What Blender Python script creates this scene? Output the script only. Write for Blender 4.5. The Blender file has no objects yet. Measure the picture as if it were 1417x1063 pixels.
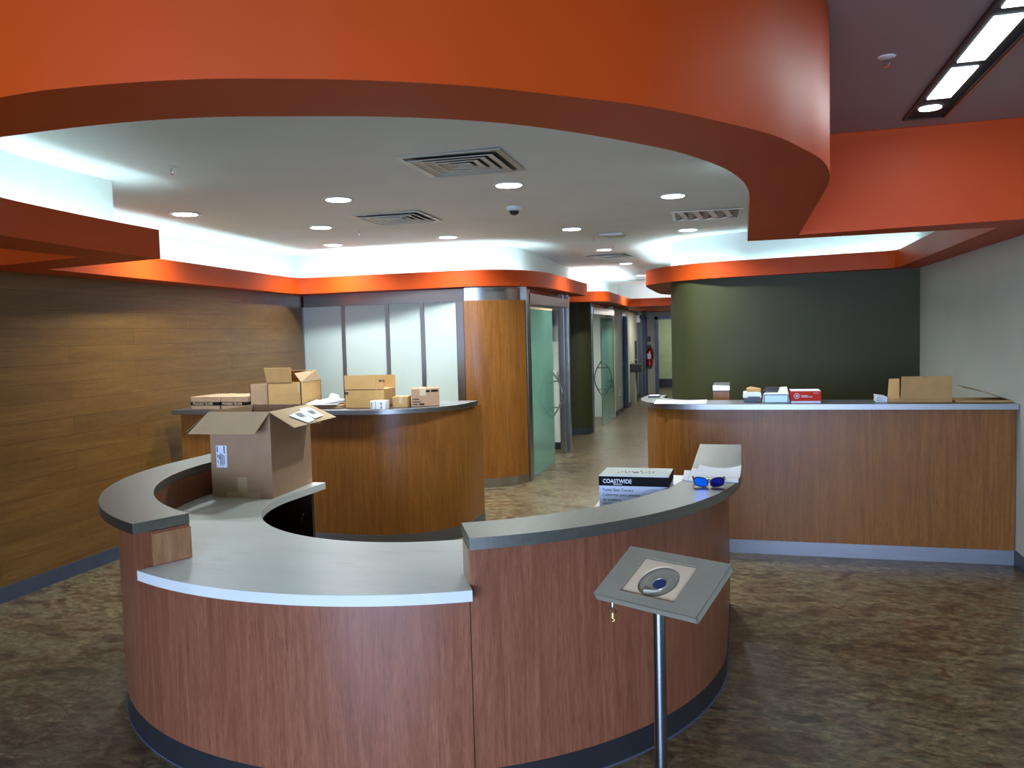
import bpy, bmesh, math, random
from mathutils import Vector, Matrix
random.seed(7)
PI = math.pi
SC = bpy.context.scene
COL = SC.collection

# ------------------------------------------------------------------ camera
H = 1.65
FPX = 1119.25
pitch, yaw, roll = .0614177, .276341, -.0270278
cp, sp_, cy, sy, cr_, sr = math.cos(pitch), math.sin(pitch), math.cos(yaw), math.sin(yaw), math.cos(roll), math.sin(roll)
fw = Vector((-sy*cp, cy*cp, -sp_)); rt0 = Vector((cy, sy, 0)); up0 = rt0.cross(fw)
rt = cr_*rt0 + sr*up0; up = -sr*rt0 + cr_*up0
cam = bpy.data.cameras.new('camera'); camo = bpy.data.objects.new('camera', cam); COL.objects.link(camo)
cam.sensor_fit = 'HORIZONTAL'; cam.sensor_width = 36; cam.lens = FPX/1417*36; cam.clip_start = .05; cam.clip_end = 100
M = Matrix((rt, up, -fw)).transposed().to_4x4(); M.translation = Vector((0, 0, H))
camo.matrix_world = M
SC.camera = camo

# ------------------------------------------------------------------ world, exposure
w = bpy.data.worlds.new('world'); SC.world = w; w.use_nodes = True
bg = w.node_tree.nodes['Background']; bg.inputs[0].default_value = (.55, .72, 1, 1); bg.inputs[1].default_value = .6
SC.view_settings.view_transform = 'Standard'; SC.view_settings.look = 'None'
SC.view_settings.exposure = 0.6; SC.view_settings.gamma = 1.0; SC.view_settings.use_curve_mapping = False
SC.cycles.use_denoising = True
SC.cycles.max_bounces = 8; SC.cycles.diffuse_bounces = 5; SC.cycles.glossy_bounces = 4
SC.cycles.sample_clamp_indirect = 6
SC.cycles.caustics_reflective = False; SC.cycles.caustics_refractive = False

def area(name, loc, rot, sx, sy_, energy, color, shape='RECTANGLE', spread=PI, parent=None):
    l = bpy.data.lights.new(name, 'AREA'); l.shape = shape; l.size = sx
    if shape in ('RECTANGLE', 'ELLIPSE'): l.size_y = sy_
    l.energy = energy; l.color = color; l.spread = spread
    o = bpy.data.objects.new(name, l); COL.objects.link(o); o.location = loc; o.rotation_euler = rot
    if parent: o.parent = parent
    return o
DAY = (.46, .63, 1.0)
# daylight coming in through the shopfront glass behind the camera
area('daylight', (-.8, -4.3, 1.25), (math.radians(62), 0, 0), 4.4, 2.1, 330, DAY, spread=math.radians(115))

# ------------------------------------------------------------------ materials
MATS = {}
def s2l(c): return tuple((v/255/12.92 if v/255 <= .04045 else ((v/255+.055)/1.055)**2.4) for v in c)
def new_mat(name):
    m = bpy.data.materials.new(name); m.use_nodes = True; MATS[name] = m
    return m, m.node_tree, m.node_tree.nodes['Principled BSDF']
def N(nt, t, **k):
    n = nt.nodes.new(t)
    for a, b in k.items(): setattr(n, a, b)
    return n
def ramp(nt, stops):
    r = N(nt, 'ShaderNodeValToRGB'); e = r.color_ramp.elements
    while len(e) < len(stops): e.new(.5)
    for i, (p, c) in enumerate(stops): e[i].position = p; e[i].color = (*c, 1)
    return r
def plain(name, rgb, rough=.5, metal=0, var=.04, scale=6, coat=0, bump=0, bscale=200, spec=None):
    m, nt, b = new_mat(name)
    tc = N(nt, 'ShaderNodeTexCoord'); n = N(nt, 'ShaderNodeTexNoise'); n.inputs['Scale'].default_value = scale; n.inputs['Detail'].default_value = 4
    nt.links.new(tc.outputs['Object'], n.inputs['Vector'])
    c = s2l(rgb); r = ramp(nt, [(.3, tuple(max(0, v*(1-var*2)) for v in c)), (.7, tuple(min(1, v*(1+var*2)) for v in c))])
    nt.links.new(n.outputs['Fac'], r.inputs['Fac']); nt.links.new(r.outputs['Color'], b.inputs['Base Color'])
    b.inputs['Roughness'].default_value = rough; b.inputs['Metallic'].default_value = metal
    b.inputs['Coat Weight'].default_value = coat
    if spec is not None: b.inputs['Specular IOR Level'].default_value = spec
    if bump:
        n2 = N(nt, 'ShaderNodeTexNoise'); n2.inputs['Scale'].default_value = bscale; nt.links.new(tc.outputs['Object'], n2.inputs['Vector'])
        bp = N(nt, 'ShaderNodeBump'); bp.inputs['Strength'].default_value = bump; bp.inputs['Distance'].default_value = .002
        nt.links.new(n2.outputs['Fac'], bp.inputs['Height']); nt.links.new(bp.outputs['Normal'], b.inputs['Normal'])
    return m
def brushed(name, rgb, rough=.3, axis='z'):
    m, nt, b = new_mat(name)
    tc = N(nt, 'ShaderNodeTexCoord'); mp = N(nt, 'ShaderNodeMapping')
    mp.inputs['Scale'].default_value = {'z': (3, 3, 260), 'h': (90, 90, .6), 'y': (60, 2, 60)}[axis]
    n = N(nt, 'ShaderNodeTexNoise'); n.inputs['Scale'].default_value = 1; n.inputs['Detail'].default_value = 3
    nt.links.new(tc.outputs['Object'], mp.inputs['Vector']); nt.links.new(mp.outputs['Vector'], n.inputs['Vector'])
    c = s2l(rgb); r = ramp(nt, [(.3, tuple(v*.93 for v in c)), (.7, tuple(min(1, v*1.06) for v in c))])
    nt.links.new(n.outputs['Fac'], r.inputs['Fac']); nt.links.new(r.outputs['Color'], b.inputs['Base Color'])
    mr = N(nt, 'ShaderNodeMapRange'); mr.inputs['To Min'].default_value = rough*.95; mr.inputs['To Max'].default_value = rough*1.06
    nt.links.new(n.outputs['Fac'], mr.inputs['Value']); nt.links.new(mr.outputs['Result'], b.inputs['Roughness'])
    b.inputs['Metallic'].default_value = 1
    return m
def wood(name, dark, mid, light, scale, rough=.33, planks=False, fleck=.5, coat=.0, figure=.4, lines=110, spec=.5):
    m, nt, b = new_mat(name)
    L = nt.links.new
    tc = N(nt, 'ShaderNodeTexCoord'); mp = N(nt, 'ShaderNodeMapping'); mp.inputs['Scale'].default_value = scale
    L(tc.outputs['Object'], mp.inputs['Vector'])
    n1 = N(nt, 'ShaderNodeTexNoise'); n1.inputs['Scale'].default_value = .55; n1.inputs['Detail'].default_value = 5; n1.inputs['Distortion'].default_value = 1.6
    n2 = N(nt, 'ShaderNodeTexNoise'); n2.inputs['Scale'].default_value = 3.4; n2.inputs['Detail'].default_value = 6; n2.inputs['Roughness'].default_value = .65; n2.inputs['Distortion'].default_value = 2.5
    n3 = N(nt, 'ShaderNodeTexNoise'); n3.inputs['Scale'].default_value = 9; n3.inputs['Detail'].default_value = 3
    for n in (n1, n2, n3): L(mp.outputs['Vector'], n.inputs['Vector'])
    mx = N(nt, 'ShaderNodeMath', operation='MULTIPLY_ADD'); L(n2.outputs['Fac'], mx.inputs[0]); mx.inputs[1].default_value = .55
    ml = N(nt, 'ShaderNodeMath', operation='MULTIPLY'); L(n1.outputs['Fac'], ml.inputs[0]); ml.inputs[1].default_value = .45
    L(ml.outputs[0], mx.inputs[2])
    r = ramp(nt, [(.3, s2l(dark)), (.5, s2l(mid)), (.7, s2l(light))]); L(mx.outputs[0], r.inputs['Fac'])
    fr = ramp(nt, [(.33, (1-fleck,)*3), (.43, (1, 1, 1))]); L(n3.outputs['Fac'], fr.inputs['Fac'])
    mc = N(nt, 'ShaderNodeMix', data_type='RGBA', blend_type='MULTIPLY'); mc.inputs['Factor'].default_value = 1
    L(r.outputs['Color'], mc.inputs['A']); L(fr.outputs['Color'], mc.inputs['B'])
    # nested contour lines of the veneer figure
    n5 = N(nt, 'ShaderNodeTexNoise'); n5.inputs['Scale'].default_value = .16; n5.inputs['Detail'].default_value = 2; n5.inputs['Distortion'].default_value = .6; L(mp.outputs['Vector'], n5.inputs['Vector'])
    k5 = N(nt, 'ShaderNodeMath', operation='MULTIPLY'); L(n5.outputs['Fac'], k5.inputs[0]); k5.inputs[1].default_value = lines
    a5 = N(nt, 'ShaderNodeMath', operation='ADD'); L(k5.outputs[0], a5.inputs[0]); L(n2.outputs['Fac'], a5.inputs[1])
    s5 = N(nt, 'ShaderNodeMath', operation='SINE'); L(a5.outputs[0], s5.inputs[0])
    r5 = ramp(nt, [(.0, (.80, .78, .76)), (.35, (1, 1, 1)), (.75, (1, 1, 1)), (1, (1.22, 1.22, 1.22))]); m5 = N(nt, 'ShaderNodeMapRange'); m5.inputs['From Min'].default_value = -1; L(s5.outputs[0], m5.inputs['Value']); L(m5.outputs['Result'], r5.inputs['Fac'])
    mf = N(nt, 'ShaderNodeMix', data_type='RGBA', blend_type='MULTIPLY'); mf.inputs['Factor'].default_value = figure
    L(mc.outputs['Result'], mf.inputs['A']); L(r5.outputs['Color'], mf.inputs['B'])
    out = mf.outputs['Result']
    if planks:
        sx = N(nt, 'ShaderNodeSeparateXYZ'); L(tc.outputs['Object'], sx.inputs[0])
        cx = N(nt, 'ShaderNodeCombineXYZ'); L(sx.outputs['Y'], cx.inputs['X']); L(sx.outputs['Z'], cx.inputs['Y'])
        br = N(nt, 'ShaderNodeTexBrick'); br.inputs['Scale'].default_value = 1; br.inputs['Brick Width'].default_value = 1.35; br.inputs['Row Height'].default_value = .127
        br.inputs['Mortar Size'].default_value = .0016; br.inputs['Mortar Smooth'].default_value = .3
        br.inputs['Color1'].default_value = (.86, .86, .86, 1); br.inputs['Color2'].default_value = (1.12, 1.1, 1.06, 1); br.inputs['Mortar'].default_value = (.35, .3, .28, 1)
        L(cx.outputs[0], br.inputs['Vector'])
        m2 = N(nt, 'ShaderNodeMix', data_type='RGBA', blend_type='MULTIPLY'); m2.inputs['Factor'].default_value = 1
        L(out, m2.inputs['A']); L(br.outputs['Color'], m2.inputs['B']); out = m2.outputs['Result']
    L(out, b.inputs['Base Color'])
    b.inputs['Specular IOR Level'].default_value = spec
    b.inputs['Roughness'].default_value = rough; b.inputs['Coat Weight'].default_value = coat; b.inputs['Coat Roughness'].default_value = .2
    return m
def emit(name, rgb, strength):
    m, nt, b = new_mat(name); c = s2l(rgb)
    b.inputs['Base Color'].default_value = (*c, 1); b.inputs['Emission Color'].default_value = (*c, 1); b.inputs['Emission Strength'].default_value = strength
    return m

wood_desk = wood('desk_veneer', (110, 62, 40), (128, 76, 52), (148, 97, 72), (40, 40, 2.2), fleck=.28)
wood_counter = wood('counter_veneer', (106, 63, 24), (127, 79, 31), (147, 96, 42), (36, 36, 2), fleck=.28, spec=.28)
wood_end = wood('end_veneer', (128, 88, 58), (150, 106, 70), (172, 128, 90), (22, 22, 1.6), fleck=.25)
wood_wall = wood('wall_planks', (82, 53, 21), (98, 67, 28), (116, 84, 38), (24, 1.6, 24), planks=True, fleck=.2, rough=.38, figure=.12, lines=60)
dark_lam = wood('dark_laminate', (34, 20, 14), (44, 27, 19), (54, 34, 25), (22, 22, 1.6), fleck=.3, rough=.5)
orange = plain('orange_paint', (188, 69, 17), .45, var=.02, scale=2, spec=.16)
white_paint = plain('white_paint', (225, 230, 228), .6, var=.01)
ceil_paint = plain('ceiling_paint', (236, 242, 246), .75, var=.015, scale=2)
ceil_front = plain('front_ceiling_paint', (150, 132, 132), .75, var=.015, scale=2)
green_paint = plain('olive_paint', (62, 62, 36), .5, var=.02, scale=3, spec=.22)
wall_white = plain('wall_white_paint', (198, 200, 188), .55, var=.015, scale=2)
beige = plain('hall_paint', (178, 180, 160), .6, var=.015)
steel = plain('brushed_steel', (172, 170, 166), .28, metal=1, var=.01, scale=1)
steel_kick = brushed('kick_steel', (128, 128, 130), .5, 'z')
steel_top = brushed('steel_top', (138, 138, 136), .36, 'z')
steel_flat = brushed('ledge_steel', (132, 132, 124), .42, 'y')
chrome = plain('chrome', (205, 205, 205), .12, metal=1)
frame_blue = plain('blue_grey_frame', (84, 92, 108), .4, metal=.3)
rubber = plain('grey_rubber_base', (58, 64, 74), .45, spec=.3)
rubber_dark = plain('dark_rubber_base', (38, 38, 40), .38)
panel_white = plain('back_panel_glass', (188, 198, 188), .35, var=.02, scale=1, coat=.2)
black = plain('black_plastic', (18, 18, 20), .4)
blackhole = plain('black_inside', (12, 10, 9), .8)
cardboard_flap = plain('flap_cardboard', (186, 156, 116), .85, var=.02, scale=10)
cardboard = plain('cardboard', (162, 128, 96), .85, var=.03, scale=14, bump=.2)
cardboard2 = plain('tan_cardboard', (178, 138, 84), .85, var=.04, scale=14, bump=.2)
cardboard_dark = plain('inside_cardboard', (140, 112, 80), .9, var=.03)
tape = plain('packing_tape', (186, 160, 118), .35, var=.02)
paper = plain('paper', (226, 230, 236), .7, var=.01)
paper_print = plain('grey_print', (96, 102, 112), .7)
ink = plain('black_ink', (16, 16, 17), .7, spec=.15)
white_plastic = plain('white_plastic', (222, 226, 226), .35)
red_box = plain('red_carton', (204, 44, 14), .55, spec=.2)
foam = plain('beige_board', (212, 184, 148), .7, var=.03)
gold = plain('brass', (170, 150, 90), .3, metal=1)
red = plain('red_enamel', (150, 10, 14), .25, coat=.4)
screen_blue = plain('pale_screen', (186, 214, 210), .2)
vent_dark = plain('vent_shadow_grey', (84, 86, 84), .5)
vent_white = plain('vent_enamel', (196, 196, 190), .4, metal=.2)

def quartz():
    m, nt, b = new_mat('white_quartz'); L = nt.links.new
    tc = N(nt, 'ShaderNodeTexCoord'); mp = N(nt, 'ShaderNodeMapping'); mp.inputs['Scale'].default_value = (1.2, 5, 1); mp.inputs['Rotation'].default_value = (0, 0, .3)
    L(tc.outputs['Object'], mp.inputs['Vector'])
    n = N(nt, 'ShaderNodeTexNoise'); n.inputs['Scale'].default_value = 1.6; n.inputs['Detail'].default_value = 8; n.inputs['Distortion'].default_value = 1.2
    L(mp.outputs['Vector'], n.inputs['Vector'])
    r = ramp(nt, [(.24, s2l((190, 192, 180))), (.36, s2l((206, 209, 200))), (.6, s2l((212, 214, 206))), (.75, s2l((196, 198, 186)))])
    L(n.outputs['Fac'], r.inputs['Fac']); L(r.outputs['Color'], b.inputs['Base Color']); b.inputs['Roughness'].default_value = .35
    return m
quartz_m = quartz()
def floor_mat():
    m, nt, b = new_mat('vinyl_floor'); L = nt.links.new
    tc = N(nt, 'ShaderNodeTexCoord'); mp = N(nt, 'ShaderNodeMapping'); mp.inputs['Scale'].default_value = (1, 1.7, 1); mp.inputs['Rotation'].default_value = (0, 0, .6)
    L(tc.outputs['Object'], mp.inputs['Vector'])
    n1 = N(nt, 'ShaderNodeTexNoise'); n1.inputs['Scale'].default_value = 3.2; n1.inputs['Detail'].default_value = 8; n1.inputs['Roughness'].default_value = .7; n1.inputs['Distortion'].default_value = .8
    n2 = N(nt, 'ShaderNodeTexNoise'); n2.inputs['Scale'].default_value = 15; n2.inputs['Detail'].default_value = 7; n2.inputs['Roughness'].default_value = .78; n2.inputs['Distortion'].default_value = .5
    L(mp.outputs['Vector'], n1.inputs['Vector']); L(mp.outputs['Vector'], n2.inputs['Vector'])
    r1 = ramp(nt, [(.36, s2l((60, 51, 38))), (.45, s2l((88, 69, 47))), (.54, s2l((102, 92, 68))), (.64, s2l((78, 54, 34)))])
    L(n1.outputs['Fac'], r1.inputs['Fac'])
    r2 = ramp(nt, [(.36, (.4, .38, .35)), (.45, (.78, .76, .73)), (.53, (1.12, 1.1, 1.04)), (.64, (2.0, 1.95, 1.8))])
    L(n2.outputs['Fac'], r2.inputs['Fac'])
    mx = N(nt, 'ShaderNodeMix', data_type='RGBA', blend_type='MULTIPLY'); mx.inputs['Factor'].default_value = 1
    L(r1.outputs['Color'], mx.inputs['A']); L(r2.outputs['Color'], mx.inputs['B'])
    br = N(nt, 'ShaderNodeTexBrick'); br.offset = .5; br.inputs['Scale'].default_value = 1; br.inputs['Brick Width'].default_value = .457; br.inputs['Row Height'].default_value = .457
    br.inputs['Mortar Size'].default_value = .0012; br.inputs['Color1'].default_value = (.94, .94, .94, 1); br.inputs['Color2'].default_value = (1.05, 1.05, 1.04, 1); br.inputs['Mortar'].default_value = (.6, .6, .6, 1)
    L(tc.outputs['Object'], br.inputs['Vector'])
    m2 = N(nt, 'ShaderNodeMix', data_type='RGBA', blend_type='MULTIPLY'); m2.inputs['Factor'].default_value = 1
    L(mx.outputs['Result'], m2.inputs['A']); L(br.outputs['Color'], m2.inputs['B'])
    L(m2.outputs['Result'], b.inputs['Base Color'])
    b.inputs['Roughness'].default_value = .32
    bp = N(nt, 'ShaderNodeBump'); bp.inputs['Strength'].default_value = .25; bp.inputs['Distance'].default_value = .002
    L(n2.outputs['Fac'], bp.inputs['Height']); L(bp.outputs['Normal'], b.inputs['Normal'])
    return m
floor_m = floor_mat()
def glass_mat():
    m, nt, b = new_mat('green_glass')
    tc = N(nt, 'ShaderNodeTexCoord'); n = N(nt, 'ShaderNodeTexNoise'); n.inputs['Scale'].default_value = 2
    nt.links.new(tc.outputs['Object'], n.inputs['Vector'])
    r = ramp(nt, [(.3, s2l((150, 214, 190))), (.7, s2l((168, 228, 204)))]); nt.links.new(n.outputs['Fac'], r.inputs['Fac'])
    nt.links.new(r.outputs['Color'], b.inputs['Base Color'])
    b.inputs['Transmission Weight'].default_value = .62; b.inputs['Roughness'].default_value = .06; b.inputs['IOR'].default_value = 1.3
    return m
glass_m = glass_mat()
def lens_mat(nm, ca, cb):
    m, nt, b = new_mat(nm); b.inputs['Metallic'].default_value = .9; b.inputs['Roughness'].default_value = .08
    tc = N(nt, 'ShaderNodeTexCoord'); n = N(nt, 'ShaderNodeTexNoise'); n.inputs['Scale'].default_value = 14
    nt.links.new(tc.outputs['Object'], n.inputs['Vector'])
    r = ramp(nt, [(.35, s2l(ca)), (.65, s2l(cb))]); nt.links.new(n.outputs['Fac'], r.inputs['Fac'])
    nt.links.new(r.outputs['Color'], b.inputs['Base Color']); return m
lens_m = lens_mat('blue_mirror_lens', (4, 96, 190), (20, 60, 200)); lens_m2 = lens_mat('violet_mirror_lens', (40, 40, 160), (30, 20, 110))
lamp_white = emit('lamp_diffuser', (236, 246, 255), 9)
tube_m = emit('cove_tube', (212, 240, 244), 9.5)
lamp_front = emit('front_lamp_diffuser', (232, 246, 255), 6)

# ------------------------------------------------------------------ mesh helpers
def link(name, bm, mats, parent=None, smooth=True, ang=35, bevel=0, local=None):
    me = bpy.data.meshes.new(name); bmesh.ops.recalc_face_normals(bm, faces=bm.faces[:]); bm.to_mesh(me); bm.free()
    for m in (mats if isinstance(mats, (list, tuple)) else [mats]): me.materials.append(m)
    if smooth:
        for p in me.polygons: p.use_smooth = True
        me.set_sharp_from_angle(angle=math.radians(ang))
    o = bpy.data.objects.new(name, me); COL.objects.link(o)
    if bevel:
        b = o.modifiers.new('bevel', 'BEVEL'); b.width = bevel; b.segments = 2; b.limit_method = 'ANGLE'; b.angle_limit = math.radians(50)
    if parent: o.parent = parent
    return o
def tag(o, label, cat, group=None, kind=None):
    o['label'] = label; o['category'] = cat
    if group: o['group'] = group
    if kind: o['kind'] = kind
    return o
def thing(name, label, cat, loc=(0, 0, 0), rz=0, group=None, mat=None):
    o = bpy.data.objects.new(name, None); o.empty_display_size = .1; COL.objects.link(o)
    if mat is not None: o.matrix_world = mat
    else: o.location = loc; o.rotation_euler = (0, 0, rz)
    return tag(o, label, cat, group)
def struct(name, bm, m, label=None, smooth=True, parent=None):
    o = link(name, bm, m, smooth=smooth, parent=parent)
    if parent is None: o['kind'] = 'structure'
    if label: o['label'] = label
    return o
def BM(): return bmesh.new()
def box(bm, x0, x1, y0, y1, z0, z1, mi=0):
    v = [bm.verts.new(p) for p in ((x0, y0, z0), (x1, y0, z0), (x1, y1, z0), (x0, y1, z0), (x0, y0, z1), (x1, y0, z1), (x1, y1, z1), (x0, y1, z1))]
    for f in ((0, 3, 2, 1), (4, 5, 6, 7), (0, 1, 5, 4), (1, 2, 6, 5), (2, 3, 7, 6), (3, 0, 4, 7)):
        fc = bm.faces.new([v[i] for i in f]); fc.material_index = mi
    return bm
def hexa(bm, b, t, mi=0):   # b, t: four corner points each
    v = [bm.verts.new(p) for p in list(b)+list(t)]
    for f in ((0, 3, 2, 1), (4, 5, 6, 7), (0, 1, 5, 4), (1, 2, 6, 5), (2, 3, 7, 6), (3, 0, 4, 7)):
        fc = bm.faces.new([v[i] for i in f]); fc.material_index = mi
    return bm
def sheet(bm, pts, th, mi=0):   # a thin quad/polygon with thickness along its normal
    P = [Vector(p) for p in pts]; n = (P[1]-P[0]).cross(P[2]-P[0]).normalized()*th
    a = [bm.verts.new(p) for p in P]; b = [bm.verts.new(p+n) for p in P]; k = len(P)
    bm.faces.new(a[::-1]).material_index = mi; bm.faces.new(b).material_index = mi
    for i in range(k): bm.faces.new((a[i], a[(i+1) % k], b[(i+1) % k], b[i])).material_index = mi
    return bm
def cyl(bm, c, r, z0, z1, n=32, r2=None, mi=0):
    r2 = r if r2 is None else r2
    a = [bm.verts.new((c[0]+r*math.cos(2*PI*i/n), c[1]+r*math.sin(2*PI*i/n), z0)) for i in range(n)]
    b = [bm.verts.new((c[0]+r2*math.cos(2*PI*i/n), c[1]+r2*math.sin(2*PI*i/n), z1)) for i in range(n)]
    bm.faces.new(a[::-1]).material_index = mi; bm.faces.new(b).material_index = mi
    for i in range(n): bm.faces.new((a[i], a[(i+1) % n], b[(i+1) % n], b[i])).material_index = mi
    return bm
def lathe(bm, prof, c=(0, 0, 0), n=32, axis='z', mi=0):   # prof: (r, h) pairs
    rings = []
    for r, h in prof:
        ring = []
        for i in range(n):
            a = 2*PI*i/n; x, y = r*math.cos(a), r*math.sin(a)
            p = (x, y, h) if axis == 'z' else (x, h, y) if axis == 'y' else (h, x, y)
            ring.append(bm.verts.new((p[0]+c[0], p[1]+c[1], p[2]+c[2])))
        rings.append(ring)
    for A, B in zip(rings, rings[1:]):
        for i in range(n): bm.faces.new((A[i], A[(i+1) % n], B[(i+1) % n], B[i])).material_index = mi
    bm.faces.new(rings[0][::-1]).material_index = mi; bm.faces.new(rings[-1]).material_index = mi
    return bm
def tube(bm, pts, r, n=10, mi=0):
    P = [Vector(p) for p in pts]; rings = []; prev = None
    for i, p in enumerate(P):
        t = (P[min(i+1, len(P)-1)]-P[max(i-1, 0)]).normalized()
        if prev is None:
            a = Vector((0, 0, 1)) if abs(t.z) < .9 else Vector((1, 0, 0)); u = t.cross(a).normalized()
        else: u = (prev - t*prev.dot(t)).normalized()
        prev = u; v = t.cross(u)
        rings.append([bm.verts.new(p+r*(math.cos(2*PI*k/n)*u+math.sin(2*PI*k/n)*v)) for k in range(n)])
    for A, B in zip(rings, rings[1:]):
        for k in range(n): bm.faces.new((A[k], A[(k+1) % n], B[(k+1) % n], B[k])).material_index = mi
    bm.faces.new(rings[0][::-1]).material_index = mi; bm.faces.new(rings[-1]).material_index = mi
    return bm
def ev(z, x, y): return z(x, y) if callable(z) else z
def prism(bm, poly, z0, z1, mi=0):
    from mathutils.geometry import tessellate_polygon
    tr = tessellate_polygon([[Vector((x, y, 0)) for x, y in poly]])
    a = [bm.verts.new((x, y, ev(z0, x, y))) for x, y in poly]; b = [bm.verts.new((x, y, ev(z1, x, y))) for x, y in poly]
    for t in tr:
        try:
            bm.faces.new([a[i] for i in t]).material_index = mi; bm.faces.new([b[i] for i in reversed(t)]).material_index = mi
        except ValueError: pass
    k = len(poly)
    for i in range(k): bm.faces.new((a[i], a[(i+1) % k], b[(i+1) % k], b[i])).material_index = mi
    bmesh.ops.recalc_face_normals(bm, faces=bm.faces[:])
    return bm
def offset(pts, d, closed=False):
    out = []; n = len(pts)
    for i in range(n):
        p = Vector(pts[i])
        a = Vector(pts[i-1]) if (i > 0 or closed) else None
        b = Vector(pts[(i+1) % n]) if (i < n-1 or closed) else None
        d1 = (p-a).normalized() if a is not None else None; d2 = (b-p).normalized() if b is not None else None
        if d1 is None: d1 = d2
        if d2 is None: d2 = d1
        n1 = Vector((-d1.y, d1.x)); n2 = Vector((-d2.y, d2.x)); m = (n1+n2)
        if m.length < 1e-4: m = n1
        m.normalize(); k = 1/max(.5, m.dot(n1)); q = p+m*d*k
        out.append((q.x, q.y))
    return out
def ribbon(bm, pts, o0, o1, z0, z1, closed=False, mi=0):
    A = offset(pts, o0, closed); B = offset(pts, o1, closed); n = len(pts); R = []
    for (ax, ay), (bx, by) in zip(A, B):
        R.append([bm.verts.new((ax, ay, ev(z0, ax, ay))), bm.verts.new((bx, by, ev(z0, bx, by))), bm.verts.new((bx, by, ev(z1, bx, by))), bm.verts.new((ax, ay, ev(z1, ax, ay)))])
    for i in range(n if closed else n-1):
        P, Q = R[i], R[(i+1) % n]
        for k in range(4): bm.faces.new((P[k], P[(k+1) % 4], Q[(k+1) % 4], Q[k])).material_index = mi
    if not closed:
        bm.faces.new(R[0][::-1]).material_index = mi; bm.faces.new(R[-1]).material_index = mi
    return bm
def smooth(pts, n=6):   # Catmull-Rom through 2-D points
    P = [Vector(p) for p in pts]; out = []
    for i in range(len(P)-1):
        p0 = P[i-1] if i else P[0]*2-P[1]; p1, p2 = P[i], P[i+1]; p3 = P[i+2] if i+2 < len(P) else P[-1]*2-P[-2]
        for k in range(n):
            t = k/n
            q = .5*((2*p1)+(-p0+p2)*t+(2*p0-5*p1+4*p2-p3)*t*t+(-p0+3*p1-3*p2+p3)*t**3); out.append((q.x, q.y))
    out.append(tuple(P[-1])); return out
def arc(c, r, a0, a1, n=40):
    return [(c[0]+r*math.cos(math.radians(a0+(a1-a0)*i/n)), c[1]+r*math.sin(math.radians(a0+(a1-a0)*i/n))) for i in range(n+1)]
def text(name, body, size, loc, rot, mat, parent=None, align='LEFT', bold=False, sx=1, ext=.0004):
    c = bpy.data.curves.new(name, 'FONT'); c.body = body; c.size = size; c.align_x = align; c.extrude = ext
    if bold: c.offset = size*.02
    c.materials.append(mat); tmp = bpy.data.objects.new(name+'_curve', c); me = bpy.data.meshes.new_from_object(tmp); bpy.data.objects.remove(tmp); me.name = name
    if not me.materials: me.materials.append(mat)
    o = bpy.data.objects.new(name, me); COL.objects.link(o); o.location = loc; o.rotation_euler = rot; o.scale = (sx, 1, 1)
    if parent: o.parent = parent
    return o

# ------------------------------------------------------------------ heights
def ZS(x, y): return 2.16+.009*(x+3.5)          # underside of the orange soffit
def ZS2(x, y): return ZS(x, y)+.02
def ZL(x, y): return ZS(x, y)+.172               # top of its lip
def ZC(x, y): return 2.665+.011*x                # inner ceiling
ZF = 2.75                                        # ceiling at the entrance

# ------------------------------------------------------------------ floor
bm = BM(); box(bm, -7, 2.6, -4.6, 26, -.1, 0); struct('floor', bm, floor_m, 'mottled brown and grey vinyl tile floor')

# ------------------------------------------------------------------ walls
LW = [(-4.6, -4.4), (-4.62, 4.0), (-4.64, 5.1), (-4.70, 6.6), (-4.82, 8.3)]
bm = BM(); ribbon(bm, LW, 0, .12, .1, 2.17); struct('wall_left', bm, wood_wall, 'left wall of horizontal brown wood planks')
bm = BM(); ribbon(bm, LW, -.012, .12, 0, .1); struct('baseboard_left', bm, rubber)
bm = BM(); ribbon(bm, LW[:2], .0, .12, 2.17, 2.8); struct('wall_left_upper', bm, orange)
RW = [(1.775, -4.4), (1.775, 6.1), (1.745, 9.0)]
bm = BM(); ribbon(bm, RW, 0, -.12, .1, 2.23); ribbon(bm, [(1.775, -4.4), (1.775, 5.05)], 0, -.12, 2.23, 2.8); struct('wall_right', bm, wall_white, 'off white wall right of the service counter')
bm = BM(); ribbon(bm, [(1.775, -4.4), (1.775, 6.09)], .012, -.1, 0, .1); struct('baseboard_right', bm, rubber)
# green wall behind the right counter, rounded at its hallway end
GW = [(1.86, 9.0), (0.2, 9.0), (-.3, 9.02)] + smooth([(-.3, 9.02), (-.52, 9.07), (-.68, 9.2), (-.755, 9.4), (-.77, 9.65)], 5)[1:] + [(-.77, 12.6), (-.77, 21.4)]
bm = BM(); ribbon(bm, GW, 0, -.12, 0, 2.2); struct('wall_green', bm, green_paint, 'dark olive green wall with a rounded end at the hallway')
# shopfront behind the camera
bm = BM(); box(bm, -4.7, 1.9, -4.5, -4.4, 0, .15); box(bm, -4.7, 1.9, -4.5, -4.4, 2.35, 2.8); box(bm, -4.7, -4.2, -4.5, -4.4, .15, 2.35); box(bm, 1.4, 1.9, -4.5, -4.4, .15, 2.35)
struct('wall_front', bm, wall_white)
f = BM()
for x in (-4.2, -2.82, -1.44, -.06, 1.34): box(f, x, x+.06, -4.5, -4.4, .15, 2.35)
struct('window_1', f, frame_blue)

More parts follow.
